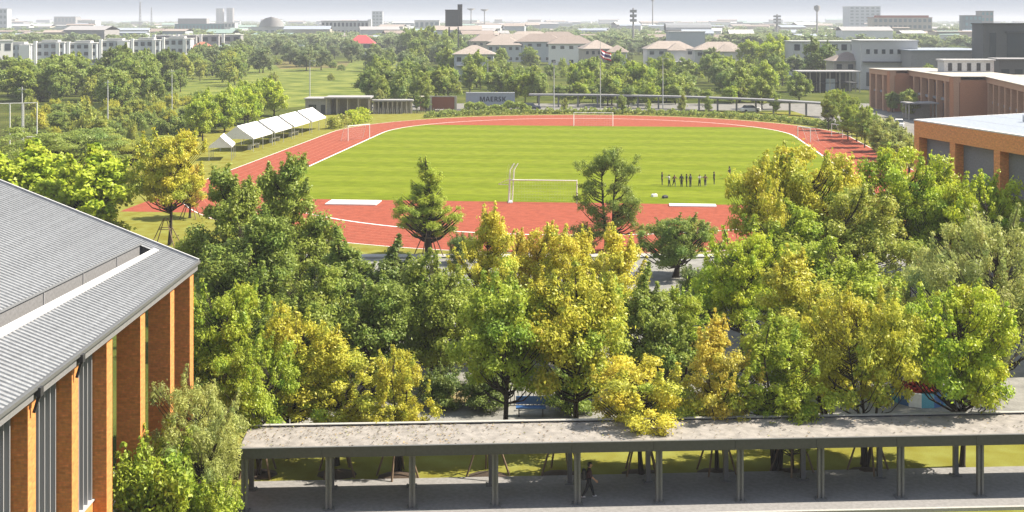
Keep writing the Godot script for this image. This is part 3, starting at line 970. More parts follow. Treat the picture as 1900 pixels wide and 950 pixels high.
	# props seen through the gap under the walkway roof
	var order := ["first", "second", "third", "fourth", "fifth", "sixth", "seventh", "eighth", "ninth"]
	var feet := [Vector3(-11.21, 0.0, -54.87), Vector3(-7.72, 0.0, -54.87), Vector3(-5.01, 0.0, -54.55), Vector3(-1.06, 0.0, -54.61), Vector3(2.13, 0.0, -54.74), Vector3(5.70, 0.0, -54.87), Vector3(9.05, 0.0, -55.00), Vector3(12.38, 0.0, -55.00), Vector3(15.75, 0.0, -55.13)]
	for i in 9:
		prop_frame(feet[i], "%s wooden prop frame from the left, seen under the walkway roof" % order[i], 2.3, 0.95, 0.3 * i)
		var s := Shape.new()
		for k in 9:
			var a := TAU * k / 9.0
			var b := TAU * (k + 1) / 9.0
			s.tri(Vector3(0, 0.22, 0), Vector3(cos(b) * 0.9, 0.0, sin(b) * 0.7), Vector3(cos(a) * 0.9, 0.0, sin(a) * 0.7))
		var m := part(numbered("soil_mound"), s, M.soil, self, Transform3D(Basis(), feet[i] + Vector3(0, 0.004, 0)))
		tag(m, "%s low mound of dark soil from the left, under the walkway roof" % order[i], "soil mound", "soil mounds round the young trees")
	for i in [7]:
		tree("airy", feet[i], [4.6, 4.8, 4.2, 4.6, 4.4, 4.4, 4.4, 4.6][i], 3.4, ["leaf_olive", "leaf_olive", "leaf_amber", "leaf_olive", "leaf_green", "leaf_yellow", "leaf_olive", "leaf_fresh"][i], "slender propped tree in the %s prop frame under the walkway roof" % order[i])
	# rounded shrubs on the plaza
	var shrubs := [Vector3(13.41, 0.0, -91.12), Vector3(14.75, 0.0, -88.51), Vector3(12.81, 0.0, -82.21), Vector3(9.52, 0.0, -69.79), Vector3(-1.39, 0.0, -63.99), Vector3(3.03, 0.0, -63.55), Vector3(-3.63, 0.0, -64.44), Vector3(6.74, 0.0, -67.74), Vector3(-3.98, 0.0, -102.21)]
	var kind := ["beside the dome-shaped tree", "on the pale paving behind the lime tree", "between the yellow and right groups", "under the green tree of the yellow group", "against the dark railing, left end", "against the dark railing, right end", "beside the sandy bed", "behind the small low yellow tree", "below the slim conical tree"]
	for i in shrubs.size():
		tree("bushy", shrubs[i], 1.8 + 0.2 * (i % 3), 3.0 + 0.3 * (i % 2), "leaf_deep" if i % 2 else "leaf_bottle", "rounded dark green shrub %s" % kind[i], "", -1.0, "shrub")


# ---------------------------------------------------------------- things round the track, and the middle distance
func goal(label: String, at: Vector3, turn: float, wide: float, high: float, group := "") -> void:
	var o := thing("football_goal", label, "goal", at, turn, group)
	var t := 0.06
	for s in [-0.5, 0.5]:
		var p := Shape.new()
		p.tube(PackedVector3Array([Vector3(s * wide, 0, 0), Vector3(s * wide, high, 0)]), PackedFloat32Array([t, t]), 8)
		part("post", p, M.white_paint, o)
		var b := Shape.new()
		b.tube(PackedVector3Array([Vector3(s * wide, high, 0), Vector3(s * wide, high, -0.8), Vector3(s * wide, 0, -1.7)]), PackedFloat32Array([0.03, 0.03, 0.03]), 6)
		part("stay", b, M.white_paint, o)
	var c := Shape.new()
	c.tube(PackedVector3Array([Vector3(-0.5 * wide - t, high, 0), Vector3(0.5 * wide + t, high, 0)]), PackedFloat32Array([t, t]), 8)
	part("crossbar", c, M.white_paint, o)
	var net := Shape.new()
	var w := 0.008
	var n := int(wide / 0.3)
	for i in n + 1:
		var x := lerpf(-0.5, 0.5, i / float(n)) * wide
		net.bar(Vector3(x, high - 0.02, -0.8), Vector3(x, 0.02, -1.68), w, w)
		net.bar(Vector3(x, high - 0.02, 0), Vector3(x, high - 0.02, -0.8), w, w)
	for i in 8:
		var f := i / 7.0
		net.bar(Vector3(-0.5 * wide, lerpf(high, 0.04, f), lerpf(-0.8, -1.68, f)), Vector3(0.5 * wide, lerpf(high, 0.04, f), lerpf(-0.8, -1.68, f)), w, w)
	part("net", net, M.net, o)


func tent(label: String, at: Vector3, turn: float, wide: float, deep: float, eave: float, ridge: float) -> void:
	var o := thing("marquee_tent", label, "tent", at, turn, "white tents in a row beside the track")
	var x := wide * 0.5
	for s in [-1.0, 1.0]:
		var r := Shape.new()
		var k := 4
		for i in k:
			var a := i / float(k)
			var b := (i + 1.0) / k
			var ya := lerpf(ridge, eave, a) - 0.07 * sin(a * PI)
			var yb := lerpf(ridge, eave, b) - 0.07 * sin(b * PI)
			r.quad(Vector3(s * x * a, ya, 0), Vector3(s * x * b, yb, 0), Vector3(s * x * b, yb, -deep), Vector3(s * x * a, ya, -deep))
		r.quad(Vector3(s * x, eave, 0), Vector3(s * x, eave - 0.25, 0), Vector3(s * x, eave - 0.25, -deep), Vector3(s * x, eave, -deep))
		part("canopy", r, M.canvas, o)
		for z in [0.0, -deep * 0.5, -deep]:
			part("pole", boxed(Vector3(s * (x - 0.03), eave * 0.5, z + (0.03 if z < -1.0 else -0.03)), Vector3(0.07, eave, 0.07)), M.galvanised, o)
	for z in [-0.01, -deep + 0.01]:
		var g := Shape.new()
		var k := 4
		for i in k:
			var a := i / float(k)
			var b := (i + 1.0) / k
			for s in [-1.0, 1.0]:
				g.quad(Vector3(s * x * a, lerpf(ridge, eave, a) - 0.07 * sin(a * PI), z), Vector3(s * x * b, lerpf(ridge, eave, b) - 0.07 * sin(b * PI), z), Vector3(s * x * b, eave - 0.25, z), Vector3(s * x * a, eave - 0.25, z))
		part("gable", g, M.canvas, o)


func pole(label: String, at: Vector3, h: float, r := 0.11, lamp := false, called := "lamp_post") -> void:
	var o := thing(called, label, "pole", at)
	var s := Shape.new()
	s.tube(PackedVector3Array([Vector3.ZERO, Vector3(0, h, 0)]), PackedFloat32Array([r, r * 0.65]), 7)
	part("shaft", s, M.galvanised, o)
	if lamp:
		part("arm", boxed(Vector3(0.5, h - 0.05, 0), Vector3(1.1, 0.08, 0.08)), M.galvanised, o)
		part("lamp_head", boxed(Vector3(1.1, h - 0.1, 0), Vector3(0.6, 0.12, 0.25)), M.galvanised, o)
	else:
		part("cross_arm", boxed(Vector3(0, h - 0.4, 0), Vector3(1.3, 0.1, 0.1)), M.galvanised, o)


func grove(n: int, names: Array, corners: Array, low: float, high: float, fat: float, leaves: Array, label: String, group: String, seed_: int, called := "tree") -> void:
	var r := RandomNumberGenerator.new()
	r.seed = seed_
	var at := []
	var tries := 0
	while at.size() < n and tries < 4000:
		tries += 1
		var a: Vector2 = corners[0].lerp(corners[1], r.randf())
		var b: Vector2 = corners[3].lerp(corners[2], r.randf())
		var q := a.lerp(b, r.randf())
		var bad := false
		for p in at:
			if p.distance_to(q) < (low + high) * 0.5 * fat * 0.42:
				bad = true
				break
		if bad and tries < 3000:
			continue
		at.append(q)
		var h := r.randf_range(low, high)
		var leaf: String = leaves[r.randi() % leaves.size()]
		var words := label
		if label.begins_with("tree") or label.begins_with("low "):
			words = "%s %s%s" % ["taller" if h > (low + high) * 0.5 else "shorter", {"leaf_mid": "mid-green ", "leaf_green": "green ", "leaf_fresh": "yellow-green ", "leaf_lime": "lime ", "leaf_olive": "olive ", "leaf_bottle": "dark ", "leaf_amber": "yellowish "}.get(leaf, ""), label.trim_prefix("low ")]
		var o := tree(names[r.randi() % names.size()], Vector3(q.x, 0, q.y), h, h * fat * r.randf_range(0.85, 1.15), leaf, words, group, r.randf() * TAU, called)
		o.rotation.y = r.randf() * TAU


# a wood too far off to tell its trees apart
func wood(n: int, names: Array, corners: Array, low: float, high: float, fat: float, leaf: String, label: String, seed_: int) -> void:
	var r := RandomNumberGenerator.new()
	r.seed = seed_
	var o := thing("wood", label, "wood")
	o.set_meta("kind", "stuff")
	for k in names.size():
		var spots := []
		for i in n / names.size():
			var a: Vector2 = corners[0].lerp(corners[1], r.randf())
			var b: Vector2 = corners[3].lerp(corners[2], r.randf())
			var q := a.lerp(b, r.randf())
			var h := r.randf_range(low, high)
			var w := h * fat * r.randf_range(0.85, 1.15)
			var kind: Dictionary = kinds[names[k]]
			spots.append(Transform3D(Basis(Vector3.UP, r.randf() * TAU).scaled(Vector3(w / kind.w, h / kind.h, w / kind.w)), Vector3(q.x, 0, q.y)))
		for part_ in ["crown", "trunk"]:
			var mm := MultiMesh.new()
			mm.transform_format = MultiMesh.TRANSFORM_3D
			mm.mesh = kinds[names[k]][part_]
			mm.instance_count = spots.size()
			for i in spots.size():
				mm.set_instance_transform(i, spots[i])
			var f := MultiMeshInstance3D.new()
			f.name = part_ + "s"
			f.multimesh = mm
			f.material_override = M[leaf] if part_ == "crown" else M.bark
			o.add_child(f, true)
			f.set_meta("kind", "stuff")


func hedge(label: String, path: PackedVector3Array, h: float, w: float, leaf: String, leaves: int, seed_: int, group := "") -> void:
	var r := RandomNumberGenerator.new()
	r.seed = seed_
	var s := Shape.new()
	s.colored = true
	var length := 0.0
	for i in path.size() - 1:
		length += path[i].distance_to(path[i + 1])
	for i in path.size() - 1:
		var a := path[i] - path[0]
		var b := path[i + 1] - path[0]
		var n := int(leaves * a.distance_to(b) / length)
		var side := (b - a).cross(Vector3.UP).normalized()
		for k in n:
			var f := r.randf()
			var q := a.lerp(b, f) + side * r.randfn() * w * 0.3
			q.y = h * (0.75 + 0.2 * sin(f * 11.0 + i) + 0.12 * sin(f * 31.0)) * pow(r.randf(), 0.6)
			var t := Vector3(r.randfn(), r.randfn(), r.randfn()).normalized() * 0.22
			var u := t.cross(Vector3(r.randfn(), r.randfn(), r.randfn())).normalized() * 0.13
			var c := r.randf_range(0.65, 1.3)
			s.tint = Color(c * r.randf_range(0.9, 1.2), c, c)
			s.quad(q - t, q + u, q + t, q - u)
	var o := part(numbered("hedge"), s, M[leaf], self, Transform3D(Basis(), path[0]))
	tag(o, label, "hedge", group)


func brick_block(o: Node3D, at: Vector3, p0: Vector2, p1: Vector2, depth: float, h: float, piers: int, end: Vector2) -> void:
	# p0 is the far corner of the pillared face, p1 the near one; end is the far end of the blank wall after it
	var d := (p1 - p0).normalized()
	var length := p0.distance_to(p1)
	var basis := Basis(Vector3(d.x, 0, d.y), Vector3.UP, Vector3(d.x, 0, d.y).cross(Vector3.UP))
	var back := Vector3(-d.y, 0, d.x)
	if back.x < 0.0:
		back = -back
	var from := Vector3(p0.x, 0, p0.y) - at
	var mid := from + Vector3(d.x, 0, d.y) * length * 0.5
	var body := Shape.new()
	body.box(mid + back * (depth * 0.5 + 1.2) + Vector3(0, h * 0.5 - 0.3, 0), Vector3(length - 0.1, h - 0.6, depth), basis)
	part("inner_wall", body, M.far_brick, o)
	part("top_beam", boxed(mid + back * 0.7 + Vector3(0, h - 0.55, 0), Vector3(length, 1.1, 1.4), basis), M.far_brick_pier, o)
	part("roof", boxed(mid + back * (depth * 0.5) + Vector3(0, h + 0.06, 0), Vector3(length + 0.3, 0.12, depth + 0.6), basis), M.warm_wall, o)
	part("floor_band", boxed(mid + back * 0.9 + Vector3(0, h * 0.46, 0), Vector3(length - 0.2, 0.5, 0.3), basis), M.grey_wall, o)
	var pm := boxed(Vector3(0, (h - 1.1) * 0.5, 0), Vector3(0.8, h - 1.1, 1.1), basis).mesh()
	var bay := length / (piers - 1)
	var wm := boxed(Vector3.ZERO, Vector3(bay - 1.5, h * 0.3, 0.08), basis).mesh()
	for i in piers:
		var q := from + Vector3(d.x, 0, d.y) * clampf(bay * i, 0.4, length - 0.4)
		part("pier", pm, M.far_brick_pier, o, Transform3D(Basis(), q + back * 0.56))
		if i < piers - 1:
			for y in [h * 0.22, h * 0.66]:
				part("window", wm, M.window_glass, o, Transform3D(Basis(), from + Vector3(d.x, 0, d.y) * bay * (i + 0.5) + back * 1.17 + Vector3(0, y, 0)))
	if end != Vector2.ZERO:
		var e := Vector3(end.x, 0, end.y) - at
		var n := from + Vector3(d.x, 0, d.y) * length
		var k := (e - n)
		var b2 := Basis(k.normalized(), Vector3.UP, k.normalized().cross(Vector3.UP))
		part("blank_wall", boxed((n + e) * 0.5 + Vector3(0, h * 0.5 - 0.05, 0) - b2.z * signf(b2.z.z) * 0.4, Vector3(k.length(), h - 0.1, 0.8), b2), M.far_brick, o)


func build_middle() -> void:
	# goals
	goal("white football goal at the near end of the pitch", Vector3(3.39, 0.0, -136.28), -0.094, 7.4, 2.5)
	goal("white football goal at the far end of the pitch", Vector3(15.49, 0.0, -236.92), PI - 0.094, 7.4, 2.44)
	goal("white goal standing beside the left straight of the track", Vector3(-25.59, 0.0, -208.11), 0.9, 5.0, 2.5)
	goal("white goal parked on the right bend of the track, on the lanes", Vector3(48.39, 0.0, -206.25), -1.2, 3.6, 2.3)
	goal("white goal parked at the outer edge of the right bend", Vector3(55.83, 0.0, -213.89), -1.3, 3.6, 2.1)
	var up := thing("tipped_goal", "white goal frame tipped on its end beside the near football goal", "goal", Vector3(-0.30, 0.0, -136.48))
	for x in [0.0, 0.42]:
		var s := Shape.new()
		s.tube(PackedVector3Array([Vector3(x - 0.1, 0, 0), Vector3(x + 0.1, 3.6, -0.2), Vector3(x + 0.55, 4.3, -0.4)]), PackedFloat32Array([0.06, 0.06, 0.05]), 7)
		part("post", s, M.white_paint, up)
	part("crossbar", boxed(Vector3(0.1, 0.06, -0.5), Vector3(0.5, 0.1, 1.6)), M.white_paint, up)
	var stay := Shape.new()
	stay.bar(Vector3(-1.2, 2.0, -0.4), Vector3(0.1, 2.7, 0), 0.05, 0.05)
	stay.bar(Vector3(-1.2, 2.0, -0.4), Vector3(0.0, 2.0, 0), 0.05, 0.05)
	part("stay", stay, M.white_paint, up)
	var net := Shape.new()
	for i in 12:
		var y := 2.2 + i * 0.17
		net.bar(Vector3(-0.35 + i * 0.05, y, -0.3), Vector3(0.6, y + 0.3, -0.3), 0.012, 0.012)
	for i in 6:
		net.bar(Vector3(-0.4 + i * 0.17, 2.1, -0.3), Vector3(-0.1 + i * 0.17, 4.2, -0.35), 0.012, 0.012)
	part("net", net, M.net, up)
	# tents
	tent("small white tent at the near end of the row of tents", Vector3(-41.6, 0, -177.5), 0.12 - PI * 0.0, 3.2, 5.0, 2.1, 3.5)
	var names := ["nearest of the four long white tents, its grey gable in view", "second long white tent from the near end of the row", "third long white tent from the near end of the row", "farthest long white tent, beside the green hedges"]
	for i in 4:
		tent(names[i], Vector3(-42.0 + 1.27 * i, 0, -190.0 - 10.6 * i), -0.12, 5.2, 9.4, 2.15, 3.9)
	for i in 3:
		var b := thing("folding_table", "long pale folding table under the %s long white tent" % ["first", "second", "third"][i], "table", Vector3(-40.3 + 1.27 * i, 0, -194.0 - 10.6 * i), -0.12, "tables under the tents")
		part("table_top", boxed(Vector3(0, 0.72, 0), Vector3(0.7, 0.05, 4.2)), M.white_paint, b)
		for z in [-1.8, 1.8]:
			part("leg", boxed(Vector3(0, 0.35, z), Vector3(0.6, 0.7, 0.05)), M.galvanised, b)
	# hedges along the outside of the track
	var arc := PackedVector3Array()
	for i in 21:
		var a := lerpf(0.2, 2.35, i / 20.0)
		var q := on_track((OUT_R + 3.0) * cos(a), STRAIGHT + (OUT_R + 3.0) * sin(a))
		arc.append(Vector3(q.x, 0, q.y))
	hedge("long low dark green hedge following the far bend of the track", arc, 1.5, 1.2, "leaf_mid", 9000, 3)
	hedge("bright yellow-green clipped hedge at the far end of the tents", PackedVector3Array([Vector3(-30.97, 0.0, -236.92), Vector3(-28.62, 0.0, -245.74)]), 3.0, 1.6, "leaf_lime", 2600, 4)
	hedge("dull green hedge between the tents and the yellow-green hedge", PackedVector3Array([Vector3(-33.27, 0.0, -228.71), Vector3(-31.12, 0.0, -235.71)]), 2.4, 1.4, "leaf_olive", 2400, 5)
	hedge("dark hedge in front of the pale blue container", PackedVector3Array([Vector3(-10.41, 0.0, -273.37), Vector3(4.19, 0.0, -276.65)]), 2.2, 1.6, "leaf_mid", 3600, 6)
	# far covered walkway
	var w := thing("far_covered_walkway", "long low grey covered walkway behind the far bend of the track", "walkway", Vector3(36, 0, -281))
	var route := [Vector2(4, -289), Vector2(22, -287), Vector2(40, -280), Vector2(55, -270), Vector2(66, -257)]
	for i in 4:
		var a := Vector3(route[i].x - 36, 0, route[i].y + 281)
		var b := Vector3(route[i + 1].x - 36, 0, route[i + 1].y + 281)
		var s := Shape.new()
		s.bar(a + Vector3(0, 2.8 + 0.002 * i, 0), b + Vector3(0, 2.8 + 0.002 * i, 0), 3.0, 0.35)
		part("roof", s, M.grey_panel, w)
		for k in 4:
			var q := a.lerp(b, (k + 0.5) / 4.0)
			part("post", boxed(q + Vector3(0, 1.3, 0), Vector3(0.35, 2.6, 0.35)), M.grey_panel, w)
	# containers and sheds behind the far bend
	var c := thing("shipping_container", "rust red container with a pale frame behind the far bend", "container", Vector3(-15.21, 0.0, -276.65))
	part("box", boxed(Vector3(0, 1.75, 0), Vector3(5.4, 2.7, 2.4)), M.container_rust, c)
	for x in [-2.75, 2.75]:
		part("corner_post", boxed(Vector3(x, 1.65, 1.25), Vector3(0.5, 3.3, 0.3)), M.warm_wall, c)
	part("top_rail", boxed(Vector3(0, 3.2, 1.25), Vector3(5.0, 0.22, 0.28)), M.warm_wall, c)
	for i in 16:
		part("rib", boxed(Vector3(-2.4 + i * 0.32, 1.75, 1.22), Vector3(0.1, 2.5, 0.06)), M.container_rust, c)
	for x in [-2.2, 2.2]:
		part("foot", boxed(Vector3(x, 0.2, 0), Vector3(0.5, 0.4, 2.2)), M.slate, c)
	var d := thing("shipping_container", "long pale blue and grey container with dark lettering behind a hedge", "container", Vector3(-4.85, 0.0, -280.00))
	part("box", boxed(Vector3(0, 2.35, 0), Vector3(11.0, 2.9, 2.4)), M.container_blue, d)
	for i in 30:
		part("rib", boxed(Vector3(-5.3 + i * 0.365, 2.35, 1.21), Vector3(0.12, 2.6, 0.05)), M.container_blue, d)
	part("top_rail", boxed(Vector3(0, 3.84, 1.16), Vector3(11.0, 0.1, 0.2)), M.white_paint, d)
	part("chassis", boxed(Vector3(0, 0.75, 0), Vector3(10.6, 0.25, 2.0)), M.slate, d)
	for x in [-4.2, -3.2, 3.8]:
		var wheel := CylinderMesh.new()
		wheel.top_radius = 0.5
		wheel.bottom_radius = 0.5
		wheel.height = 2.3
		part("wheel", wheel, M.dark, d, Transform3D(Basis(Vector3.RIGHT, PI / 2), Vector3(x, 0.5, 0)))
	var text := TextMesh.new()
	text.text = "MAERSK"
	var font := SystemFont.new()
	font.font_names = PackedStringArray(["Droid Sans"])
	font.font_weight = 700
	text.font = font
	text.font_size = 96
	text.pixel_size = 0.016
	text.depth = 0.03
	part("lettering", text, M.navy, d, Transform3D(Basis(), Vector3(0.5, 2.4, 1.27)))
	shed("small brown booth with a pale flat roof beside the rust red container", Vector3(-19.16, 0.0, -276.65), 2.6, 2.4, 2.9, M.far_brick, M.warm_wall)
	shed("grey flat-roofed shed behind the farthest tent", Vector3(-41.38, 0.0, -265.52), 5.4, 6.0, 3.2, M.grey_wall, M.grey_wall)
	open_shed("open shed with pale posts and a blue-grey roof behind the yellow-green hedge", Vector3(-34.86, 0.0, -264.00), 9.0, 6.0, 3.6, 5)
	open_shed("low dark-roofed stand with many pale posts at the far left bend", Vector3(-25.66, 0.0, -267.05), 8.0, 3.0, 2.8, 9)
	open_shed("small grey canopy before the far brick building", Vector3(82.83, 0.0, -251.09), 5.5, 4.0, 3.3, 2)
	open_shed("dark open-sided pavilion with a flat grey roof beyond the right bend", Vector3(88.06, 0.0, -344.78), 16.5, 8.0, 5.8, 7)
	var fence := thing("picket_fence", "low fence of uneven pale stakes along the far left bend", "fence", Vector3(-20.75, 0.0, -266.28))
	for i in 44:
		part("stake", boxed(Vector3(-9.0 + i * 0.42, 0.55 + 0.12 * sin(i * 2.3), sin(i * 0.2) * 0.3), Vector3(0.12, 1.1 + 0.24 * sin(i * 2.3), 0.08)), M.warm_wall if i % 3 else M.grey_wall, fence)
	# vehicles
	car("white car parked on the grey yard behind the tents", Vector3(-44.20, 0.0, -285.19), 0.3, M.white_paint)
	car("dark blue pickup parked beside the far hedge, left end of the walkway", Vector3(4.22, 0.0, -278.31), 0.1, M.navy)
	car("white van parked under the far covered walkway, right", Vector3(52.00, 0.0, -271.76), 0.2, M.white_paint)
	car("silver car parked behind the trees of the right bend", Vector3(62.50, 0.0, -206.25), 1.2, M.galvanised)
	car("white car parked at the foot of the far brick building", Vector3(72.53, 0.0, -233.33), 1.3, M.white_paint)
	# poles
	pole("tall thin pole on the grass strip at the far left", Vector3(-75.76, 0.0, -233.33), 8.8, 0.13)
	pole("pole behind the white court fence at the far left", Vector3(-81.16, 0.0, -206.25), 9.0, 0.13)
	pole("thin pole left of the yellow-green trees behind the tents", Vector3(-76.02, 0.0, -278.31), 9.0)
	pole("tall lamp post behind the farthest white tent", Vector3(-47.47, 0.0, -292.41), 10.6, 0.13, true)
	pole("lamp post above the pale blue container", Vector3(9.45, 0.0, -280.00), 10.8, 0.12, true)
	pole("lamp post over the middle of the far covered walkway", Vector3(33.94, 0.0, -280.00), 11.5, 0.12, true)
	pole("short utility pole at the edge of the green field", Vector3(-31.94, 0.0, -344.78), 8.0)
	pole("pole right of the large field behind the blue-roofed house trees", Vector3(-6.92, 0.0, -355.38), 9.0)
	# flag
	var p := thing("flagpole", "tall flagpole behind the far bend", "flagpole", Vector3(19.52, 0.0, -275.00))
	var s := Shape.new()
	s.tube(PackedVector3Array([Vector3.ZERO, Vector3(0, 15.3, 0)]), PackedFloat32Array([0.12, 0.06]), 7)
	part("shaft", s, M.galvanised, p)
	var fl := thing("flag", "striped red, white and blue flag hanging from the tall flagpole", "flag", Vector3(19.52, 0.0, -275.00) + Vector3(0.08, 12.1, 0))
	var rows := [[0.0, 1.0 / 6, "flag_red"], [1.0 / 6, 2.0 / 6, "flag_white"], [2.0 / 6, 4.0 / 6, "flag_blue"], [4.0 / 6, 5.0 / 6, "flag_white"], [5.0 / 6, 1.0, "flag_red"]]
	for r in rows:
		var q := Shape.new()
		for i in 10:
			var e := []
			for f in [i / 10.0, (i + 1) / 10.0]:
				for y in [r[0], r[1]]:
					e.append(Vector3(f * 2.3, y * 1.7 - 1.3 * f - 0.2 * sin(f * 5.0), 0.28 * sin(f * 8.0 + y)))
			q.quad(e[0], e[1], e[3], e[2])
		part("stripe", q, M[r[2]], fl)
	# fenced court, far left
	var court := thing("court_fence", "high white-posted net fence round a court, far left", "fence", Vector3(-81.91, 0.0, -200.87))
	for i in 8:
		part("post", boxed(Vector3(-8.0 + i * 1.9, 3.4, -0.7 * i + 5.0), Vector3(0.14, 6.8, 0.14)), M.white_paint, court)
	for y in [1.3, 6.75]:
		var b := Shape.new()
		b.bar(Vector3(-8.0, y, 5.0), Vector3(5.3, y, 0.1), 0.1, 0.1)
		part("rail", b, M.white_paint, court)
	var mesh_net := Shape.new()
	for i in 40:
		var f := i / 39.0
		mesh_net.bar(Vector3(lerpf(-8.0, 5.3, f), 0.1, lerpf(5.0, 0.1, f) - 0.05), Vector3(lerpf(-8.0, 5.3, f), 6.7, lerpf(5.0, 0.1, f) - 0.05), 0.02, 0.02)
	for i in 20:
		mesh_net.bar(Vector3(-8.0, 0.3 + i * 0.33, 4.95), Vector3(5.3, 0.3 + i * 0.33, 0.05), 0.02, 0.02)
	part("netting", mesh_net, M.pole_wood, court)
	# near orange brick building, right
	near_brick()
	var fb := thing("brick_block_building", "long far brick building with pale pillars in three stepped blocks, right", "building", Vector3(86, 0, -245))
	brick_block(fb, fb.position, Vector2(81.8, -285), Vector2(82.9, -273.2), 14, 9.0, 4, Vector2(87.2, -276))
	brick_block(fb, fb.position, Vector2(87.3, -275.5), Vector2(86.0, -242.5), 14, 9.0, 7, Vector2(93.6, -251.5))
	brick_block(fb, fb.position, Vector2(93.9, -251), Vector2(84.6, -200), 14, 9.0, 11, Vector2.ZERO)
	# plaza furniture
	var pl := thing("round_planter", "round blue and teal painted planter with red flowers on the plaza", "planter", Vector3(21.45, 0.0, -65.62))
	for i in 14:
		var a := TAU * i / 14.0
		var b := TAU * (i + 1) / 14.0
		var q := Shape.new()
		var pa := Vector3(cos(a) * 1.45, 0, sin(a) * 1.45)
		var pb := Vector3(cos(b) * 1.45, 0, sin(b) * 1.45)
		q.quad(pa + Vector3(0, 0.7, 0), pb + Vector3(0, 0.7, 0), pb, pa)
		q.quad(pa * 0.86 + Vector3(0, 0.7, 0), pb * 0.86 + Vector3(0, 0.7, 0), pb + Vector3(0, 0.7, 0), pa + Vector3(0, 0.7, 0))
		part("wall_panel", q, [M.blue_paint, M.teal_paint, M.blue_paint, M.teal_paint, M.white_paint][i % 5], pl)
	part("soil", sheet_disc(1.26, 0.62), M.soil, pl)
	var fr := RandomNumberGenerator.new()
	fr.seed = 9
	var bloom := Shape.new()
	for i in 420:
		var a := fr.randf() * TAU
		var rr := sqrt(fr.randf()) * 1.1
		var q := Vector3(cos(a) * rr - 0.2, 0.7 + fr.randf() * 0.35 * (1.2 - rr), sin(a) * rr)
		var t := Vector3(fr.randfn(), fr.randfn() * 0.4, fr.randfn()).normalized() * 0.1
		bloom.quad(q - t, q + t.cross(Vector3.UP), q + t, q - t.cross(Vector3.UP))
	part("flowers", bloom, M.red_flower, pl)
	var rail := thing("dark_railing", "dark metal railing at the edge of the plaza behind the walkway", "railing", Vector3(-0.28, 0.0, -64.71))
	for i in 33:
		part("baluster", boxed(Vector3(-3.2 + i * 0.2, 0.5, 0), Vector3(0.035, 1.0, 0.035)), M.dark, rail)
	for y in [0.12, 1.02]:
		part("rail", boxed(Vector3(0, y, 0.0), Vector3(6.6, 0.06, 0.06)), M.dark, rail)
	var bench := thing("blue_bench", "blue bench in front of the dark railing", "bench", Vector3(0.95, 0.0, -62.94))
	part("seat", boxed(Vector3(0, 0.45, 0), Vector3(1.5, 0.07, 0.42)), M.blue_paint, bench)
	part("backrest", boxed(Vector3(0, 0.75, -0.2), Vector3(1.5, 0.4, 0.05)), M.blue_paint, bench)
	for x in [-0.6, 0.6]:
		part("leg", boxed(Vector3(x, 0.21, 0), Vector3(0.06, 0.42, 0.38)), M.dark, bench)
	struct("sandy_bed", sheet(PackedVector2Array([Vector2(-3.66, -65.07), Vector2(-1.27, -65.07), Vector2(-1.48, -68.55), Vector2(-3.62, -68.55)]), 0.012), M.sand)
	# groves
	var ma := ["mid_0", "mid_1", "mid_2", "mid_3"]
	grove(15, ma, [Vector2(-58.04, -206.25), Vector2(-49.11, -206.25), Vector2(-46.71, -276.65), Vector2(-59.26, -285.19)], 5.5, 8.0, 0.8, ["leaf_lime", "leaf_fresh", "leaf_fresh"], "yellow-green tree in the thicket behind the white tents", "thicket behind the tents", 1)
	grove(12, ["mid_2", "mid_0"], [Vector2(-122.08, -300.00), Vector2(-106.67, -308.00), Vector2(-120.00, -355.38), Vector2(-149.61, -363.78)], 8.0, 11.0, 1.0, ["leaf_mid", "leaf_green"], "broad green tree before the white flat-roofed houses", "trees before the white houses", 2)
	grove(10, ma, [Vector2(-97.47, -292.41), Vector2(-84.21, -303.95), Vector2(-101.64, -378.69), Vector2(-119.69, -363.78)], 9.0, 13.0, 0.75, ["leaf_mid", "leaf_mid", "leaf_bottle"], "dark tree left of the thin poles, beyond the grass strip", "dark trees beyond the grass strip", 3)
	grove(20, ["mid_1", "mid_0", "mid_2"], [Vector2(-107.34, -261.02), Vector2(-76.65, -276.65), Vector2(-84.62, -355.38), Vector2(-138.69, -337.23)], 5.5, 9.0, 0.85, ["leaf_mid", "leaf_olive", "leaf_green"], "green tree in the loose wood left of the tents, beyond the scrub", "loose wood left of the tents", 41)
	grove(40, ["scrub", "bushy"], [Vector2(-84.82, -206.25), Vector2(-55.36, -206.25), Vector2(-51.32, -303.95), Vector2(-125.00, -303.95)], 1.6, 3.2, 1.5, ["leaf_olive", "leaf_mid", "leaf_amber"], "low bush on the rough ground left of the tents", "rough ground left of the tents", 42, "shrub")
	wood(28, ma, [Vector2(-125.77, -476.29), Vector2(-92.16, -452.94), Vector2(-136.36, -700.00), Vector2(-171.43, -660.00)], 7.0, 11.0, 0.9, "leaf_far", "pale green trees massed at the left end of the open field", 43)
	grove(20, ma, [Vector2(-45.67, -363.78), Vector2(7.87, -363.78), Vector2(11.11, -513.33), Vector2(-62.07, -531.03)], 7.5, 11.0, 0.9, ["leaf_mid", "leaf_green"], "tree in front of the pale blue house and its neighbours", "trees before the pale blue house", 44)
	grove(24, ["mid_3", "mid_0", "mid_1"], [Vector2(6.29, -290.57), Vector2(65.87, -276.65), Vector2(73.33, -308.00), Vector2(6.80, -314.29)], 3.6, 7.5, 0.95, ["leaf_mid", "leaf_green", "leaf_fresh"], "bushy tree close behind the far covered walkway", "trees close behind the far walkway", 46)
	grove(9, ["airy", "mid_2"], [Vector2(-29.24, -270.18), Vector2(62.50, -262.50), Vector2(63.40, -266.28), Vector2(-29.67, -274.18)], 3.0, 5.5, 0.6, ["leaf_mid", "leaf_fresh", "leaf_pale"], "thin young tree in front of the far covered walkway", "young trees along the far bend", 47)
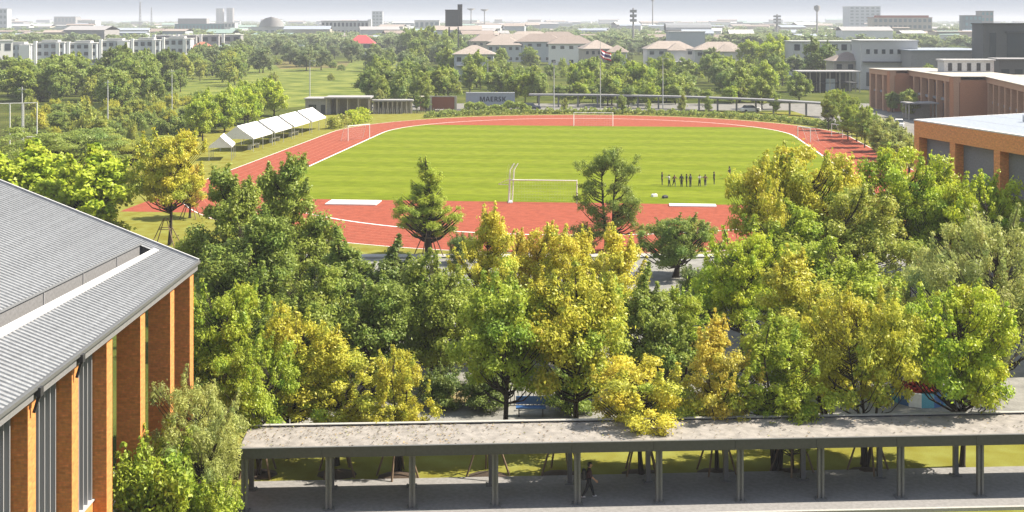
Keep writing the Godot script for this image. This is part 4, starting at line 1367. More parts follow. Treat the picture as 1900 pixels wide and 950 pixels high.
	grove(30, ["scrub", "mid_3"], [Vector2(9.09, -350.00), Vector2(79.10, -344.78), Vector2(117.78, -513.33), Vector2(13.64, -525.00)], 2.0, 6.0, 1.2, ["leaf_fresh", "leaf_mid", "leaf_green"], "low tree or bush in the gardens below the hip-roofed houses", "gardens below the houses", 45)
	grove(22, ["mid_3", "mid_0", "scrub"], [Vector2(-75.00, -199.14), Vector2(-56.03, -199.14), Vector2(-79.04, -276.65), Vector2(-92.51, -247.06)], 2.4, 4.5, 1.0, ["leaf_olive", "leaf_mid", "leaf_olive"], "low scrubby tree on the rough ground left of the track", "scrub left of the track", 4)
	tree("umbrella", Vector3(-53.90, 0.0, -150.00), 6.88, 17.47, "leaf_mid", "wide flat-topped olive tree behind the bright large-leaved trees")
	tree("umbrella", Vector3(-47.54, 0.0, -158.00), 5.36, 12.00, "leaf_olive", "flat-topped dull tree just behind the yellowing tree by the track", "", 2.0)
	grove(30, ma, [Vector2(-100.00, -355.38), Vector2(-77.05, -378.69), Vector2(-114.63, -563.41), Vector2(-140.23, -531.03)], 6.0, 10.0, 0.8, ["leaf_mid", "leaf_mid", "leaf_olive"], "hazy green tree left of the open green field", "trees left of the green field", 5)
	grove(9, ["mid_1", "mid_3"], [Vector2(-33.33, -285.19), Vector2(-19.75, -285.19), Vector2(-22.54, -325.35), Vector2(-37.50, -320.83)], 7.0, 9.5, 0.75, ["leaf_mid", "leaf_green", "leaf_bottle"], "tree behind the stakes and stand of the far left bend", "trees behind the far left bend", 6)
	tree("mid_0", Vector3(-32.47, 0.0, -300.00), 8.70, 11.40, "leaf_bottle", "darkest tree at the right edge of the green field")
	grove(14, ma, [Vector2(-21.05, -303.95), Vector2(7.79, -300.00), Vector2(9.45, -363.78), Vector2(-25.20, -363.78)], 6.0, 9.0, 0.85, ["leaf_fresh", "leaf_mid", "leaf_green"], "green tree behind the two containers", "trees behind the containers", 7)
	grove(17, ma, [Vector2(8.33, -320.83), Vector2(47.62, -314.29), Vector2(62.50, -412.50), Vector2(10.71, -412.50)], 7.0, 10.5, 0.9, ["leaf_mid", "leaf_green", "leaf_mid", "leaf_fresh"], "tree between the far covered walkway and the houses", "trees behind the far walkway", 8)
	grove(14, ma, [Vector2(44.74, -303.95), Vector2(68.79, -294.27), Vector2(94.64, -412.50), Vector2(60.71, -412.50)], 7.0, 10.0, 0.9, ["leaf_green", "leaf_mid", "leaf_fresh"], "tree to the right of the lamp posts behind the far walkway", "trees right of the lamp posts", 9)
	grove(13, ["airy", "mid_2", "spreading"], [Vector2(56.85, -234.52), Vector2(64.21, -243.16), Vector2(61.61, -206.25), Vector2(54.62, -194.12)], 5.0, 6.6, 0.72, ["leaf_fresh", "leaf_green", "leaf_fresh"], "young tree in the row along the right bend of the track", "row along the right bend", 10)
	grove(12, ["mid_2", "airy"], [Vector2(52.38, -183.33), Vector2(59.07, -194.94), Vector2(52.74, -158.22), Vector2(44.87, -148.08)], 3.8, 5.4, 0.8, ["leaf_pale", "leaf_olive"], "grey-green young tree beside the right straight of the track", "row along the right straight", 11)
	grove(13, ["mid_1", "mid_0"], [Vector2(83.65, -444.23), Vector2(102.88, -444.23), Vector2(143.24, -624.32), Vector2(116.22, -624.32)], 10.0, 15.0, 0.8, ["leaf_fresh", "leaf_lime"], "tall bright tree right of the pale-roofed houses", "tall trees right of the houses", 12)
	tree("mid_3", Vector3(96.61, 0.0, -395.00), 14.19, 12.40, "leaf_bottle", "dense dark tree behind the dark open-sided pavilion")
	grove(6, ma, [Vector2(77.97, -261.02), Vector2(81.52, -251.09), Vector2(89.82, -276.65), Vector2(86.42, -285.19)], 3.0, 6.0, 0.8, ["leaf_mid", "leaf_olive"], "small tree at the foot of the far brick building", "trees at the far brick building", 13)
	grove(12, ["mid_1", "mid_0"], [Vector2(-42.22, -513.33), Vector2(-21.74, -502.17), Vector2(-29.85, -689.55), Vector2(-65.67, -689.55)], 12.0, 17.0, 0.75, ["leaf_mid", "leaf_green"], "tall tree below the black billboard", "tall trees below the billboard", 14)
	grove(10, ["scrub", "mid_3"], [Vector2(-85.71, -412.50), Vector2(-45.90, -378.69), Vector2(-78.38, -624.32), Vector2(-127.78, -641.67)], 1.6, 3.5, 1.5, ["leaf_olive", "leaf_mid"], "low bush growing in the open green field", "bushes in the green field", 15, "shrub")
	# nearer ground
	grove(9, ["bushy"], [Vector2(-13, -60), Vector2(-9, -66), Vector2(-11, -80), Vector2(-16, -78)], 2.2, 3.4, 1.3, ["leaf_green", "leaf_deep"], "dark bush in the undergrowth beside the hall", "undergrowth beside the hall", 16, "shrub")


func sheet_disc(r: float, y: float) -> Shape:
	var p := PackedVector2Array()
	for i in 20:
		p.append(Vector2(cos(TAU * i / 20), sin(TAU * i / 20)) * r)
	return sheet(p, y)


func shed(label: String, at: Vector3, wide: float, deep: float, high: float, wall: Material, roof: Material) -> void:
	var o := thing("shed", label, "shed", at)
	part("wall", boxed(Vector3(0, high * 0.5, -deep * 0.5), Vector3(wide, high, deep)), wall, o)
	part("roof", boxed(Vector3(0, high + 0.1, -deep * 0.5), Vector3(wide + 0.6, 0.2, deep + 0.6)), roof, o)
	part("door", boxed(Vector3(wide * 0.2, 1.0, 0.02), Vector3(0.9, 2.0, 0.06)), M.slate, o)
	part("window", boxed(Vector3(-wide * 0.22, 1.6, 0.02), Vector3(wide * 0.3, 0.9, 0.06)), M.window_glass, o)


func open_shed(label: String, at: Vector3, wide: float, deep: float, high: float, posts: int) -> void:
	var o := thing("open_shed", label, "shed", at)
	part("roof", boxed(Vector3(0, high, -deep * 0.5), Vector3(wide + 0.8, 0.3, deep + 0.8)), M.grey_wall, o)
	part("rear_wall", boxed(Vector3(0, high * 0.5 - 0.1, -deep), Vector3(wide, high - 0.2, 0.2)), M.dark_grey_wall if high > 5.0 else M.warm_wall, o)
	for i in posts:
		var x := lerpf(-wide * 0.5, wide * 0.5, i / float(posts - 1))
		for z in [0.0, -deep * 0.5]:
			part("post", boxed(Vector3(x, high * 0.5 - 0.08, z), Vector3(0.2, high - 0.16, 0.2)), M.warm_wall, o)
	if high > 5.0:
		part("screen_wall", boxed(Vector3(0.5, 1.9, -1.5), Vector3(2.6, 3.8, 0.2)), M.pale_blue_wall, o)
		part("upper_floor", boxed(Vector3(0, 2.6, -deep * 0.5 - 0.6), Vector3(wide - 0.4, 0.25, deep - 1.6)), M.slate, o)


func car(label: String, at: Vector3, turn: float, paint: Material) -> void:
	var o := thing("parked_car", label, "car", at, turn)
	var s := Shape.new()
	s.soft_box(Vector3(0, 0.62, 0), Vector3(4.4, 0.7, 1.75), 0.18)
	part("body", s, paint, o)
	var c := Shape.new()
	var lo := [Vector3(-1.7, 0.95, 0.82), Vector3(1.1, 0.95, 0.82), Vector3(1.1, 0.95, -0.82), Vector3(-1.7, 0.95, -0.82)]
	var hi := [Vector3(-1.2, 1.48, 0.66), Vector3(0.5, 1.48, 0.66), Vector3(0.5, 1.48, -0.66), Vector3(-1.2, 1.48, -0.66)]
	for i in 4:
		c.quad(hi[i], hi[(i + 1) % 4], lo[(i + 1) % 4], lo[i])
	part("windows", c, M.window_glass, o)
	part("roof", boxed(Vector3(-0.35, 1.5, 0), Vector3(1.72, 0.06, 1.34)), paint, o)
	for x in [-1.35, 1.35]:
		for z in [-0.8, 0.8]:
			var w := CylinderMesh.new()
			w.top_radius = 0.32
			w.bottom_radius = 0.32
			w.height = 0.22
			w.radial_segments = 16
			part("wheel", w, M.dark, o, Transform3D(Basis(Vector3.RIGHT, PI / 2), Vector3(x, 0.32, z)))


func near_brick() -> void:
	var o := thing("orange_brick_building", "orange brick building with grey recessed bays and a pale flat roof, right edge", "building", Vector3(32.3, 0, -100), 0.207)
	var h := 12.0
	var length := 30.0
	var bays := [0.0, 5.2, 10.95, 16.7, 22.4, 28.1]
	part("top_beam", boxed(Vector3(0.5, h - 0.66, length * 0.5), Vector3(1.0, 1.26, length)), M.orange_brick, o)
	part("end_wall", boxed(Vector3(9.0, h * 0.5 - 0.04, 0.3), Vector3(16.0, h - 0.1, 0.6)), M.orange_brick, o)
	var pier := boxed(Vector3(0.5, (h - 1.3) * 0.5, 0.38), Vector3(1.0, h - 1.3, 0.76)).mesh()
	for z in bays:
		part("pier", pier, M.orange_brick, o, Transform3D(Basis(), Vector3(0, 0, z)))
	for i in 5:
		var a: float = bays[i] + 0.76
		var b: float = bays[i + 1]
		var panel := part("bay_wall", boxed(Vector3(0.85, (h - 1.3) * 0.5, (a + b) * 0.5), Vector3(0.3, h - 1.3, b - a)), M.grey_panel, o)
		part("seam", boxed(Vector3(0.69, 7.2, (a + b) * 0.5), Vector3(0.03, 0.04, b - a)), M.steel_post, panel)
		var win := part("window", boxed(Vector3(0.68, 5.2, b - 0.55), Vector3(0.08, 8.0, 0.95)), M.steel_dark, o)
		part("pane", boxed(Vector3(0.63, 5.2, b - 0.3), Vector3(0.04, 7.8, 0.4)), M.teal_glass, win)
		part("pane", boxed(Vector3(0.63, 5.2, b - 0.78), Vector3(0.04, 7.8, 0.4)), M.window_glass, win)
	var body := boxed(Vector3(10.0, 5.8, length * 0.5), Vector3(17.9, 11.5, length - 0.2))
	part("inner_wall", body, M.grey_panel, o)
	for i in 6:
		var s := Shape.new()
		var x0 := 0.3 + 3.2 * i
		var x1 := x0 + 3.16
		s.quad(Vector3(x0, h + 0.02 + x0 * 0.035, 0), Vector3(x1, h + 0.02 + x1 * 0.035, 0), Vector3(x1, h + 0.02 + x1 * 0.035, length), Vector3(x0, h + 0.02 + x0 * 0.035, length))
		s.quad(Vector3(x1, h + 0.02 + x1 * 0.035, 0), Vector3(x1, h - 0.2, 0), Vector3(x1, h - 0.2, length), Vector3(x1, h + 0.02 + x1 * 0.035, length))
		part("roof_panel", s, M.deck_roof, o)
	part("roof_edge", boxed(Vector3(0.15, h + 0.02, length * 0.5), Vector3(0.36, 0.1, length + 0.06)), M.white_paint, o)
	part("roof_edge", boxed(Vector3(9.5, h + 0.34, 0.0), Vector3(18.4, 0.1, 0.2), Basis(Vector3.BACK, 0.035)), M.white_paint, o)
	for p in [Vector3(6, 12.5, 6), Vector3(8, 12.6, 9), Vector3(11, 12.7, 5)]:
		part("roof_vent", boxed(p, Vector3(0.4, 0.5, 0.4)), M.galvanised, o)


# ---------------------------------------------------------------- houses and the city behind
func block(label: String, at: Vector3, turn: float, wide: float, deep: float, high: float, wall: Material, roof: Material, rows: int, cols: int, glass: Material, called := "block_building", group := "") -> Node3D:
	var o := thing(called, label, "building", at, turn, group)
	part("wall", boxed(Vector3(0, high * 0.5, -deep * 0.5), Vector3(wide, high, deep)), wall, o)
	part("roof", boxed(Vector3(0, high + 0.15, -deep * 0.5), Vector3(wide + 0.6, 0.3, deep + 0.6)), roof, o)
	if rows and cols:
		var m := boxed(Vector3.ZERO, Vector3(wide / cols * 0.58, high / rows * 0.5, 0.16)).mesh()
		for i in rows:
			for k in cols:
				part("window", m, glass, o, Transform3D(Basis(), Vector3(wide * ((k + 0.5) / cols - 0.5), high * (i + 0.55) / rows, 0.03)))
	return o


func hip_house(label: String, at: Vector3, turn: float, wide: float, deep: float, eave: float, ridge: float, wall: Material, roof: Material, cols: int, group := "") -> Node3D:
	var o := thing("hip_roof_house", label, "house", at, turn, group)
	part("wall", boxed(Vector3(0, eave * 0.5, -deep * 0.5), Vector3(wide, eave, deep)), wall, o)
	var s := Shape.new()
	var x := wide * 0.5 + 0.7
	var a := 0.7
	var b := -deep - 0.7
	var r := maxf(0.4, (wide - deep) * 0.5)
	var l := Vector3(-r, ridge, -deep * 0.5)
	var q := Vector3(r, ridge, -deep * 0.5)
	s.quad(l, q, Vector3(x, eave, a), Vector3(-x, eave, a))
	s.quad(q, l, Vector3(-x, eave, b), Vector3(x, eave, b))
	s.tri(q, Vector3(x, eave, b), Vector3(x, eave, a))
	s.tri(l, Vector3(-x, eave, a), Vector3(-x, eave, b))
	part("roof", s, roof, o)
	part("eaves", boxed(Vector3(0, eave - 0.08, -deep * 0.5), Vector3(x * 2.0, 0.14, deep + 1.4)), M.white_wall, o)
	var m := boxed(Vector3.ZERO, Vector3(wide / cols * 0.45, 1.4, 0.16)).mesh()
	for y in [1.6, eave - 1.7]:
		for k in cols:
			part("window", m, M.window_glass, o, Transform3D(Basis(), Vector3(wide * ((k + 0.5) / cols - 0.5), y, 0.03)))
	return o


func tower(label: String, at: Vector3, h: float, w: float, kind: String, called := "mast") -> void:
	var o := thing(called, label, "tower", at)
	var s := Shape.new()
	if kind == "lattice":
		for x in [-1.0, 1.0]:
			for z in [-1.0, 1.0]:
				s.bar(Vector3(x * w, 0, z * w), Vector3(x * w * 0.25, h, z * w * 0.25), w * 0.22, w * 0.22)
		part("leg_frame", s, M.grey_wall, o)
		var b := Shape.new()
		for i in 10:
			var f := i / 10.0
			var g := (i + 1) / 10.0
			b.bar(Vector3(-w * lerpf(1, 0.25, f), h * f, 0), Vector3(w * lerpf(1, 0.25, g), h * g, 0), w * 0.12, w * 0.12)
			b.bar(Vector3(w * lerpf(1, 0.25, f), h * f, 0), Vector3(-w * lerpf(1, 0.25, g), h * g, 0), w * 0.12, w * 0.12)
		part("bracing", b, M.grey_wall, o)
	else:
		s.tube(PackedVector3Array([Vector3.ZERO, Vector3(0, h, 0)]), PackedFloat32Array([w, w * 0.7]), 8)
		part("shaft", s, M.grey_wall, o)
		var t := Shape.new()
		if kind == "tank":
			t.tube(PackedVector3Array([Vector3(0, h - w * 2.5, 0), Vector3(0, h, 0), Vector3(0, h + w * 3.0, 0), Vector3(0, h + w * 4.0, 0)]), PackedFloat32Array([w, w * 3.0, w * 3.0, w * 0.5]), 10)
			part("tank", t, M.grey_wall, o)
		elif kind == "lights":
			t.tube(PackedVector3Array([Vector3(0, h - 1.0, 0), Vector3(0, h + 0.5, 0), Vector3(0, h + 1.5, 0)]), PackedFloat32Array([w * 1.5, w * 6.0, w * 6.5]), 10)
			part("lamp_ring", t, M.grey_wall, o)
		else:
			for i in 3:
				t.box(Vector3(0, h - 2.0 - i * 3.0, 0), Vector3(w * 5.0, 1.8, w * 5.0))
			part("antennas", t, M.grey_wall, o)


func build_far() -> void:
	# white flat-roofed row, left
	for i in 7:
		var px: float = [-22.0, 0, 0, 0, 0, 0, 0][i]
		var z := 545.0 + 6.0 * i
		var x := -232.0 + 12.6 * i
		var h: float = [10.2, 9.2, 10.0, 9.6, 10.6, 10.8, 11.4][i]
		var o := block("white flat-roofed terraced house, %s from the left" % ["first", "second", "third", "fourth", "fifth", "sixth", "seventh"][i], Vector3(x, 0, -z), 0.1, 12.2, 12.0, h, M.pale_blue_wall, M.white_wall, 3, 4, M.window_glass, "terraced_house", "white terraced houses on the left")
		part("party_wall", boxed(Vector3(-6.0, h * 0.5 + 0.4, 0.6), Vector3(1.2, h + 0.8, 2.4)), M.white_paint, o)
		part("side_panel", boxed(Vector3(3.6, h * 0.62, 0.5), Vector3(4.6 if i % 3 == 1 else 1.6, h * 0.75, 1.0)), M.white_paint, o)
		part("parapet", boxed(Vector3(0, h + 0.6, -3.0), Vector3(7.0, 1.3, 6.0)), M.white_wall, o)
	for i in 4:
		var o := block("tall thin-walled white house end at the right of the terrace, %s one" % ["first", "second", "third", "fourth"][i], Vector3(-168.0 + 9.2 * i, 0, -(600.0 + 8 * i)), 0.1, 8.6, 12.0, 12.6, M.grey_wall, M.white_wall, 3, 2, M.window_glass, "terraced_house", "white house ends")
		part("party_wall", boxed(Vector3(-4.2, 6.6, 0.8), Vector3(1.3, 13.2, 2.6)), M.white_paint, o)
	hip_house("cream house with an orange-red tiled roof, left of the field", Vector3(-146.86, 0, -590), 0.2, 12, 10, 6.5, 9.8, M.warm_wall, M.tile_red, 3)
	hip_house("low house with a blue-green roof beside the orange-red roofed house", Vector3(-138.70, 0, -600), 0.0, 9, 9, 7.0, 8.6, M.grey_wall, M.tile_teal, 2)
	hip_house("small white house below the orange-red roofed house", Vector3(-125.54, 0, -470), -0.5, 8, 8, 5.0, 7.6, M.white_wall, M.grey_wall, 2)
	# red-roofed pavilion beyond the field
	hip_house("pavilion with a bright red roof beyond the green field", Vector3(-92.12, 0, -760), 0.0, 15, 10, 6.0, 11.0, M.dark_grey_wall, M.red_roof, 4)
	block("low white wall building below the red-roofed pavilion", Vector3(-86.65, 0, -720), 0.0, 18, 5, 3.2, M.white_wall, M.white_wall, 1, 5, M.hazy_glass)
	block("low pale green-roofed shed among the trees left of the red roof", Vector3(-129.74, 0, -740), 0.0, 11, 8, 5.0, M.grey_wall, M.tile_teal, 1, 3, M.hazy_glass)
	# houses behind the far walkway
	var o := hip_house("pale blue house with a pinkish hipped roof, standing alone beside tall trees", Vector3(-12.29, 0, -400), 0.0, 12.6, 11, 9.2, 12.0, M.pale_blue_wall, M.tile_pink, 4)
	part("balcony", boxed(Vector3(0.5, 5.6, 0.9), Vector3(12.0, 0.25, 1.8)), M.white_wall, o)
	var spec := [[1060.0, 560.0, 20.0, 9.6, 13.2, "first"], [1112, 530, 13, 8.0, 11.6, "second"], [1000, 600, 22, 9.8, 13.6, "third"], [950, 650, 24, 9.0, 13.0, "fourth"], [905, 690, 18, 8.6, 12.6, "fifth"], [935, 600, 16, 8.2, 12.0, "sixth"], [1035, 690, 24, 10.0, 13.8, "seventh"], [985, 760, 26, 10.0, 13.4, "eighth"], [1145, 520, 8, 6.8, 9.6, "ninth"]]
	for i in spec.size():
		var s: Array = spec[i]
		hip_house("pinkish hip-roofed house behind the flag, %s of the cluster" % s[5], Vector3((s[0] - 950.0) * s[1] / 2310.0, 0, -s[1]), [0.0, 0.15, -0.1][i % 3], s[2], 12, s[3], s[4], [M.white_paint, M.warm_wall, M.pale_blue_wall][i % 3], M.tile_pink if i % 2 else M.tile_brown, 5, "houses behind the flag")
	for s in [[1245.0, 520.0, 0.05, "left one of the pair of white hip-roofed houses"], [1336.0, 500.0, -0.05, "right one of the pair of white hip-roofed houses"]]:
		var q := hip_house(s[3], Vector3((s[0] - 950.0) * s[1] / 2310.0, 0, -s[1]), s[2], 20, 11, 8.2, 11.4, M.white_wall, M.tile_pink, 5)
		part("wing", boxed(Vector3(2.0, 3.8, 1.5), Vector3(7.0, 7.6, 3.0)), M.white_wall, q)
		var w := Shape.new()
		w.quad(Vector3(2.0, 10.6, -1.5), Vector3(2.0, 10.6, 0.0), Vector3(6.2, 7.6, 3.6), Vector3(6.2, 7.6, -1.0))
		w.quad(Vector3(2.0, 10.6, 0.0), Vector3(2.0, 10.6, -1.5), Vector3(-2.2, 7.6, -1.0), Vector3(-2.2, 7.6, 3.6))
		w.tri(Vector3(2.0, 10.6, 0.0), Vector3(6.2, 7.6, 3.6), Vector3(-2.2, 7.6, 3.6))
		part("wing_roof", w, M.tile_pink, q)
		part("carport", boxed(Vector3(4.0, 3.0, 5.0), Vector3(7.0, 0.2, 5.0)), M.white_wall, q)
	block("plain lavender-white box building behind the pair of houses", Vector3(92.86, 0, -660), 0.0, 19, 14, 14.0, M.pale_blue_wall, M.white_wall, 0, 0, M.hazy_glass)
	var hall := thing("barrel_roof_hall", "long hall with a silvery barrel roof behind the houses", "building", Vector3(127.79, 0, -900))
	part("wall", boxed(Vector3(0, 6.5, -6), Vector3(32, 13, 12)), M.dark_grey_wall, hall)
	var barrel := Shape.new()
	for i in 8:
		var a := PI * i / 8.0
		var b := PI * (i + 1) / 8.0
		barrel.quad(Vector3(-16.5, 13 + 5 * sin(a), -6 + 6.5 * cos(a)), Vector3(16.5, 13 + 5 * sin(a), -6 + 6.5 * cos(a)), Vector3(16.5, 13 + 5 * sin(b), -6 + 6.5 * cos(b)), Vector3(-16.5, 13 + 5 * sin(b), -6 + 6.5 * cos(b)))
	part("roof", barrel, M.metal_roof, hall)
	# right side
	block("white three-storey block with rows of small windows beyond the pavilion", Vector3(109.83, 0, -430), 0.0, 26, 12, 12.6, M.white_wall, M.white_wall, 3, 8, M.window_glass)
	var big := block("large white hall with a row of little dark windows near its top", Vector3(109.09, 0, -360), -0.1, 16, 16, 14.0, M.white_wall, M.white_wall, 0, 0, M.window_glass)
	for k in 6:
		part("window", boxed(Vector3(-6.0 + k * 2.2, 11.0, 0.03), Vector3(1.0, 1.3, 0.16)), M.window_glass, big)
	part("canopy", boxed(Vector3(-0.5, 8.0, 0.7), Vector3(14.0, 0.3, 1.4)), M.slate, big)
	part("door", boxed(Vector3(-5.2, 3.0, 0.05), Vector3(2.6, 4.0, 0.2)), M.slate, big)
	var wh := block("long grey warehouse with a pale roof beside the dark building", Vector3(124.24, 0, -350), 0.0, 24, 30, 11.4, M.grey_wall, M.deck_roof, 0, 0, M.hazy_glass)
	for k in 5:
		part("window", boxed(Vector3(-9.6 + k * 3.2, 3.9, 0.05), Vector3(2.4, 4.2, 0.2)), M.hazy_glass, wh)
	var service := block("white plant room with dark openings on the far brick building's roof", Vector3(96.18, 9.1, -262), 0.0, 10.5, 4, 2.4, M.white_wall, M.white_wall, 0, 0, M.dark, "plant_room")
	for k in 5:
		part("opening", boxed(Vector3(-4.0 + k * 2.0, 1.1, 0.03), Vector3(0.8, 1.6, 0.16)), M.dark, service)
	var dk := block("dark grey flat-roofed building with a large dark window, right edge", Vector3(136.43, 0, -330), -0.15, 22, 14, 19.0, M.dark_grey_wall, M.slate, 0, 0, M.window_glass)
	part("window", boxed(Vector3(1.5, 13.2, 0.05), Vector3(13.0, 7.0, 0.2)), M.window_glass, dk)
	part("window", boxed(Vector3(-8.6, 13.2, 0.05), Vector3(1.6, 7.0, 0.2)), M.window_glass, dk)
	part("frame", boxed(Vector3(1.5, 16.9, 0.2), Vector3(14.0, 0.5, 0.5)), M.slate, dk)
	part("roof_structure", boxed(Vector3(6.0, 20.2, -5), Vector3(9.0, 2.2, 6)), M.slate, dk)
	block("low dark annexe in front of the dark grey building", Vector3(118.01, 0, -290), -0.1, 9, 8, 10.8, M.dark_grey_wall, M.grey_wall, 1, 3, M.window_glass)
	hip_house("house with a brown gabled roof behind the dark pavilion", Vector3(100.59, 0, -370), 0.0, 10, 9, 8.0, 10.6, M.warm_wall, M.tile_brown, 3)
	# skyline
	block("pale grey tower block on the skyline", Vector3(482.03, 0, -1700), 0.1, 44, 25, 39, M.pale_blue_wall, M.white_wall, 9, 6, M.hazy_glass)
	var rr := block("wide pale building with red roof lines on the skyline", Vector3(345.24, 0, -1100), 0.0, 52, 18, 22.5, M.warm_wall, M.tile_red, 4, 12, M.hazy_glass)
	part("roof_edge", boxed(Vector3(0, 23.6, -4), Vector3(46, 1.8, 8)), M.tile_red, rr)
	block("blue-green glass office on the skyline", Vector3(370.56, 0, -1000), 0.0, 14, 12, 24, M.hazy_glass, M.grey_wall, 5, 4, M.teal_glass)
	block("taller blue-green glass office beside the first", Vector3(385.64, 0, -1010), 0.0, 10, 12, 27.5, M.grey_wall, M.slate, 6, 3, M.teal_glass)
	var teal := block("long teal glazed building with a grey roof storey", Vector3(-326.41, 0, -1300), 0.0, 52, 20, 16.5, M.teal_glass, M.grey_wall, 2, 14, M.hazy_glass)
	part("roof_storey", boxed(Vector3(-8, 19.4, -8), Vector3(30, 5.4, 12)), M.grey_wall, teal)
	block("white annexe at the right of the teal building", Vector3(-292.62, 0, -1290), 0.0, 11, 15, 17.5, M.white_wall, M.white_wall, 3, 3, M.hazy_glass)
	block("left one of twin grey towers behind the teal building", Vector3(-611.17, 0, -2600), 0.0, 14, 14, 45, M.grey_wall, M.grey_wall, 10, 2, M.hazy_glass)
	block("right one of twin grey towers behind the teal building", Vector3(-589.78, 0, -2600), 0.0, 13, 14, 46, M.grey_wall, M.grey_wall, 10, 2, M.hazy_glass)
	var dome := block("white building with a broad domed grey roof, left of centre", Vector3(-224.03, 0, -1150), 0.0, 34, 20, 14, M.white_wall, M.tile_teal, 1, 6, M.hazy_glass)
	var ds := Shape.new()
	ds.tube(PackedVector3Array([Vector3(0, 14.3, -10), Vector3(0, 19, -10), Vector3(0, 22, -10), Vector3(0, 23.4, -10)]), PackedFloat32Array([12, 10, 6, 0.5]), 18)
	part("dome", ds, M.grey_wall, dome)
	var school := block("white three-storey building with long bands of dark windows, centre left", Vector3(-140.91, 0, -1050), 0.0, 40, 14, 19.5, M.white_wall, M.slate, 3, 12, M.window_glass)
	part("stair_tower", boxed(Vector3(20.5, 10.5, -4), Vector3(3.0, 21, 6)), M.white_paint, school)
	block("grey shed joined to the white three-storey building", Vector3(-168.83, 0, -1040), 0.0, 20, 14, 15.5, M.grey_wall, M.grey_wall, 1, 5, M.hazy_glass)
	block("pale tower block behind the white three-storey building", Vector3(-194.81, 0, -1800), 0.0, 15, 14, 33, M.pale_blue_wall, M.grey_wall, 7, 3, M.hazy_glass)
	block("small white block left of the billboard", Vector3(-88.92, 0, -1300), 0.0, 26, 14, 20, M.white_wall, M.white_wall, 2, 5, M.hazy_glass)
	block("long white low building at the far left edge", Vector3(-495.24, 0, -1300), 0.0, 70, 14, 12, M.white_wall, M.tile_teal, 1, 14, M.hazy_glass)
	block("grey hall on the skyline at the far left", Vector3(-826.41, 0, -2300), 0.0, 40, 30, 27, M.grey_wall, M.deck_roof, 2, 6, M.hazy_glass)
	block("white hall on the skyline beside the grey one", Vector3(-718.18, 0, -2100), 0.0, 30, 30, 20, M.white_wall, M.white_wall, 1, 5, M.hazy_glass)
	block("pale purple tower cut by the left edge of the view", Vector3(-615.58, 0, -1500), 0.0, 14, 14, 34, M.pale_blue_wall, M.grey_wall, 5, 3, M.hazy_glass)
	block("white house gable at the far left edge", Vector3(-212.73, 0, -520), 0.4, 8, 9, 11.5, M.white_paint, M.white_wall, 2, 2, M.window_glass)
	# billboard
	var bb := thing("billboard", "black two-sided billboard on two legs on the skyline", "billboard", Vector3(-28.72, 0, -620), 0.0)
	part("board", boxed(Vector3(-1.2, 21.0, 0), Vector3(6.6, 8.0, 0.5)), M.slate, bb)
	part("board", boxed(Vector3(2.7, 22.6, -2.2), Vector3(0.6, 11.0, 6.0), Basis(Vector3.UP, 0.35)), M.dark, bb)
	part("frame", boxed(Vector3(-1.2, 25.2, 0.0), Vector3(7.0, 0.4, 0.8)), M.dark, bb)
	for x in [-2.6, 1.9]:
		part("leg", boxed(Vector3(x, 8.4, -0.6), Vector3(0.7, 16.8, 0.7)), M.slate, bb)
	tower("left one of two floodlight masts right of the billboard", Vector3(-49.35, 0, -1500), 33.0, 0.8, "lights")
	tower("right one of two floodlight masts right of the billboard", Vector3(-33.12, 0, -1500), 32.0, 0.8, "lights")
	tower("thick telecom mast behind the house cluster", Vector3(77.92, 0, -800), 28.0, 0.8, "antennas")
	tower("tall slim water tower cut by the top of the view", Vector3(146.88, 0, -1300), 42.0, 0.8, "tank")
	tower("water tower with a round tank on the right skyline", Vector3(269.52, 0, -1100), 30.0, 0.9, "tank")
	tower("small mast on the skyline left of the water tower", Vector3(255.58, 0, -1200), 26.0, 1.2, "antennas")
	tower("tall lattice mast on the left skyline", Vector3(-507.79, 0, -1700), 46.0, 1.6, "lattice")
	tower("shorter mast right of the tall lattice one", Vector3(-492.34, 0, -1700), 38.0, 1.2, "lattice")
	# scattered city houses: one of each kind, then copies
	var r := RandomNumberGenerator.new()
	r.seed = 77
	var walls := [M.white_wall, M.warm_wall, M.grey_wall, M.pale_blue_wall, M.white_paint]
	var roofs := [M.white_wall, M.tile_brown, M.grey_wall, M.deck_roof, M.tile_pink, M.tile_teal]
	for i in 270:
		var z := 820.0 + 2600.0 * pow(r.randf(), 1.3)
		var x := r.randf_range(-0.44, 0.44) * z
		var w := r.randf_range(9, 26) * (1.0 + z / 3000.0)
		var h := r.randf_range(6, 12) + z * 0.0042 * r.randf()
		var ri := r.randi() % 6
		var beyond: String = ["the white terraced houses", "the green field", "the billboard and red roof", "the houses behind the flag", "the pair of hip-roofed houses", "the large white hall"][clampi(int((x / z + 0.42) / 0.84 * 6.0), 0, 5)]
		var b := thing("city_building", "%s %s distant building with a %s roof, beyond %s" % ["wide" if w > 25.0 else "small", ["white", "cream", "grey", "pale blue", "bright white"][i % 5], ["white", "brown", "grey", "metal", "pinkish", "green"][ri], beyond], "building", Vector3(x, 0, -z), r.randf_range(-0.3, 0.3), "buildings of the distant city")
		part("wall", boxed(Vector3(0, h * 0.5, 0), Vector3(w, h, w * 0.6)), walls[i % 5], b)
		var k := Shape.new()
		var e := w * 0.5 + 0.5
		var d := w * 0.3 + 0.5
		var up := h + r.randf_range(0.4, 3.0)
		k.quad(Vector3(-e, up, 0), Vector3(e, up, 0), Vector3(e, h, d), Vector3(-e, h, d))
		k.quad(Vector3(e, up, 0), Vector3(-e, up, 0), Vector3(-e, h, -d), Vector3(e, h, -d))
		part("roof", k, roofs[ri], b)
	# trees between the houses
	var fa := ["far_0", "far_1", "far_2"]
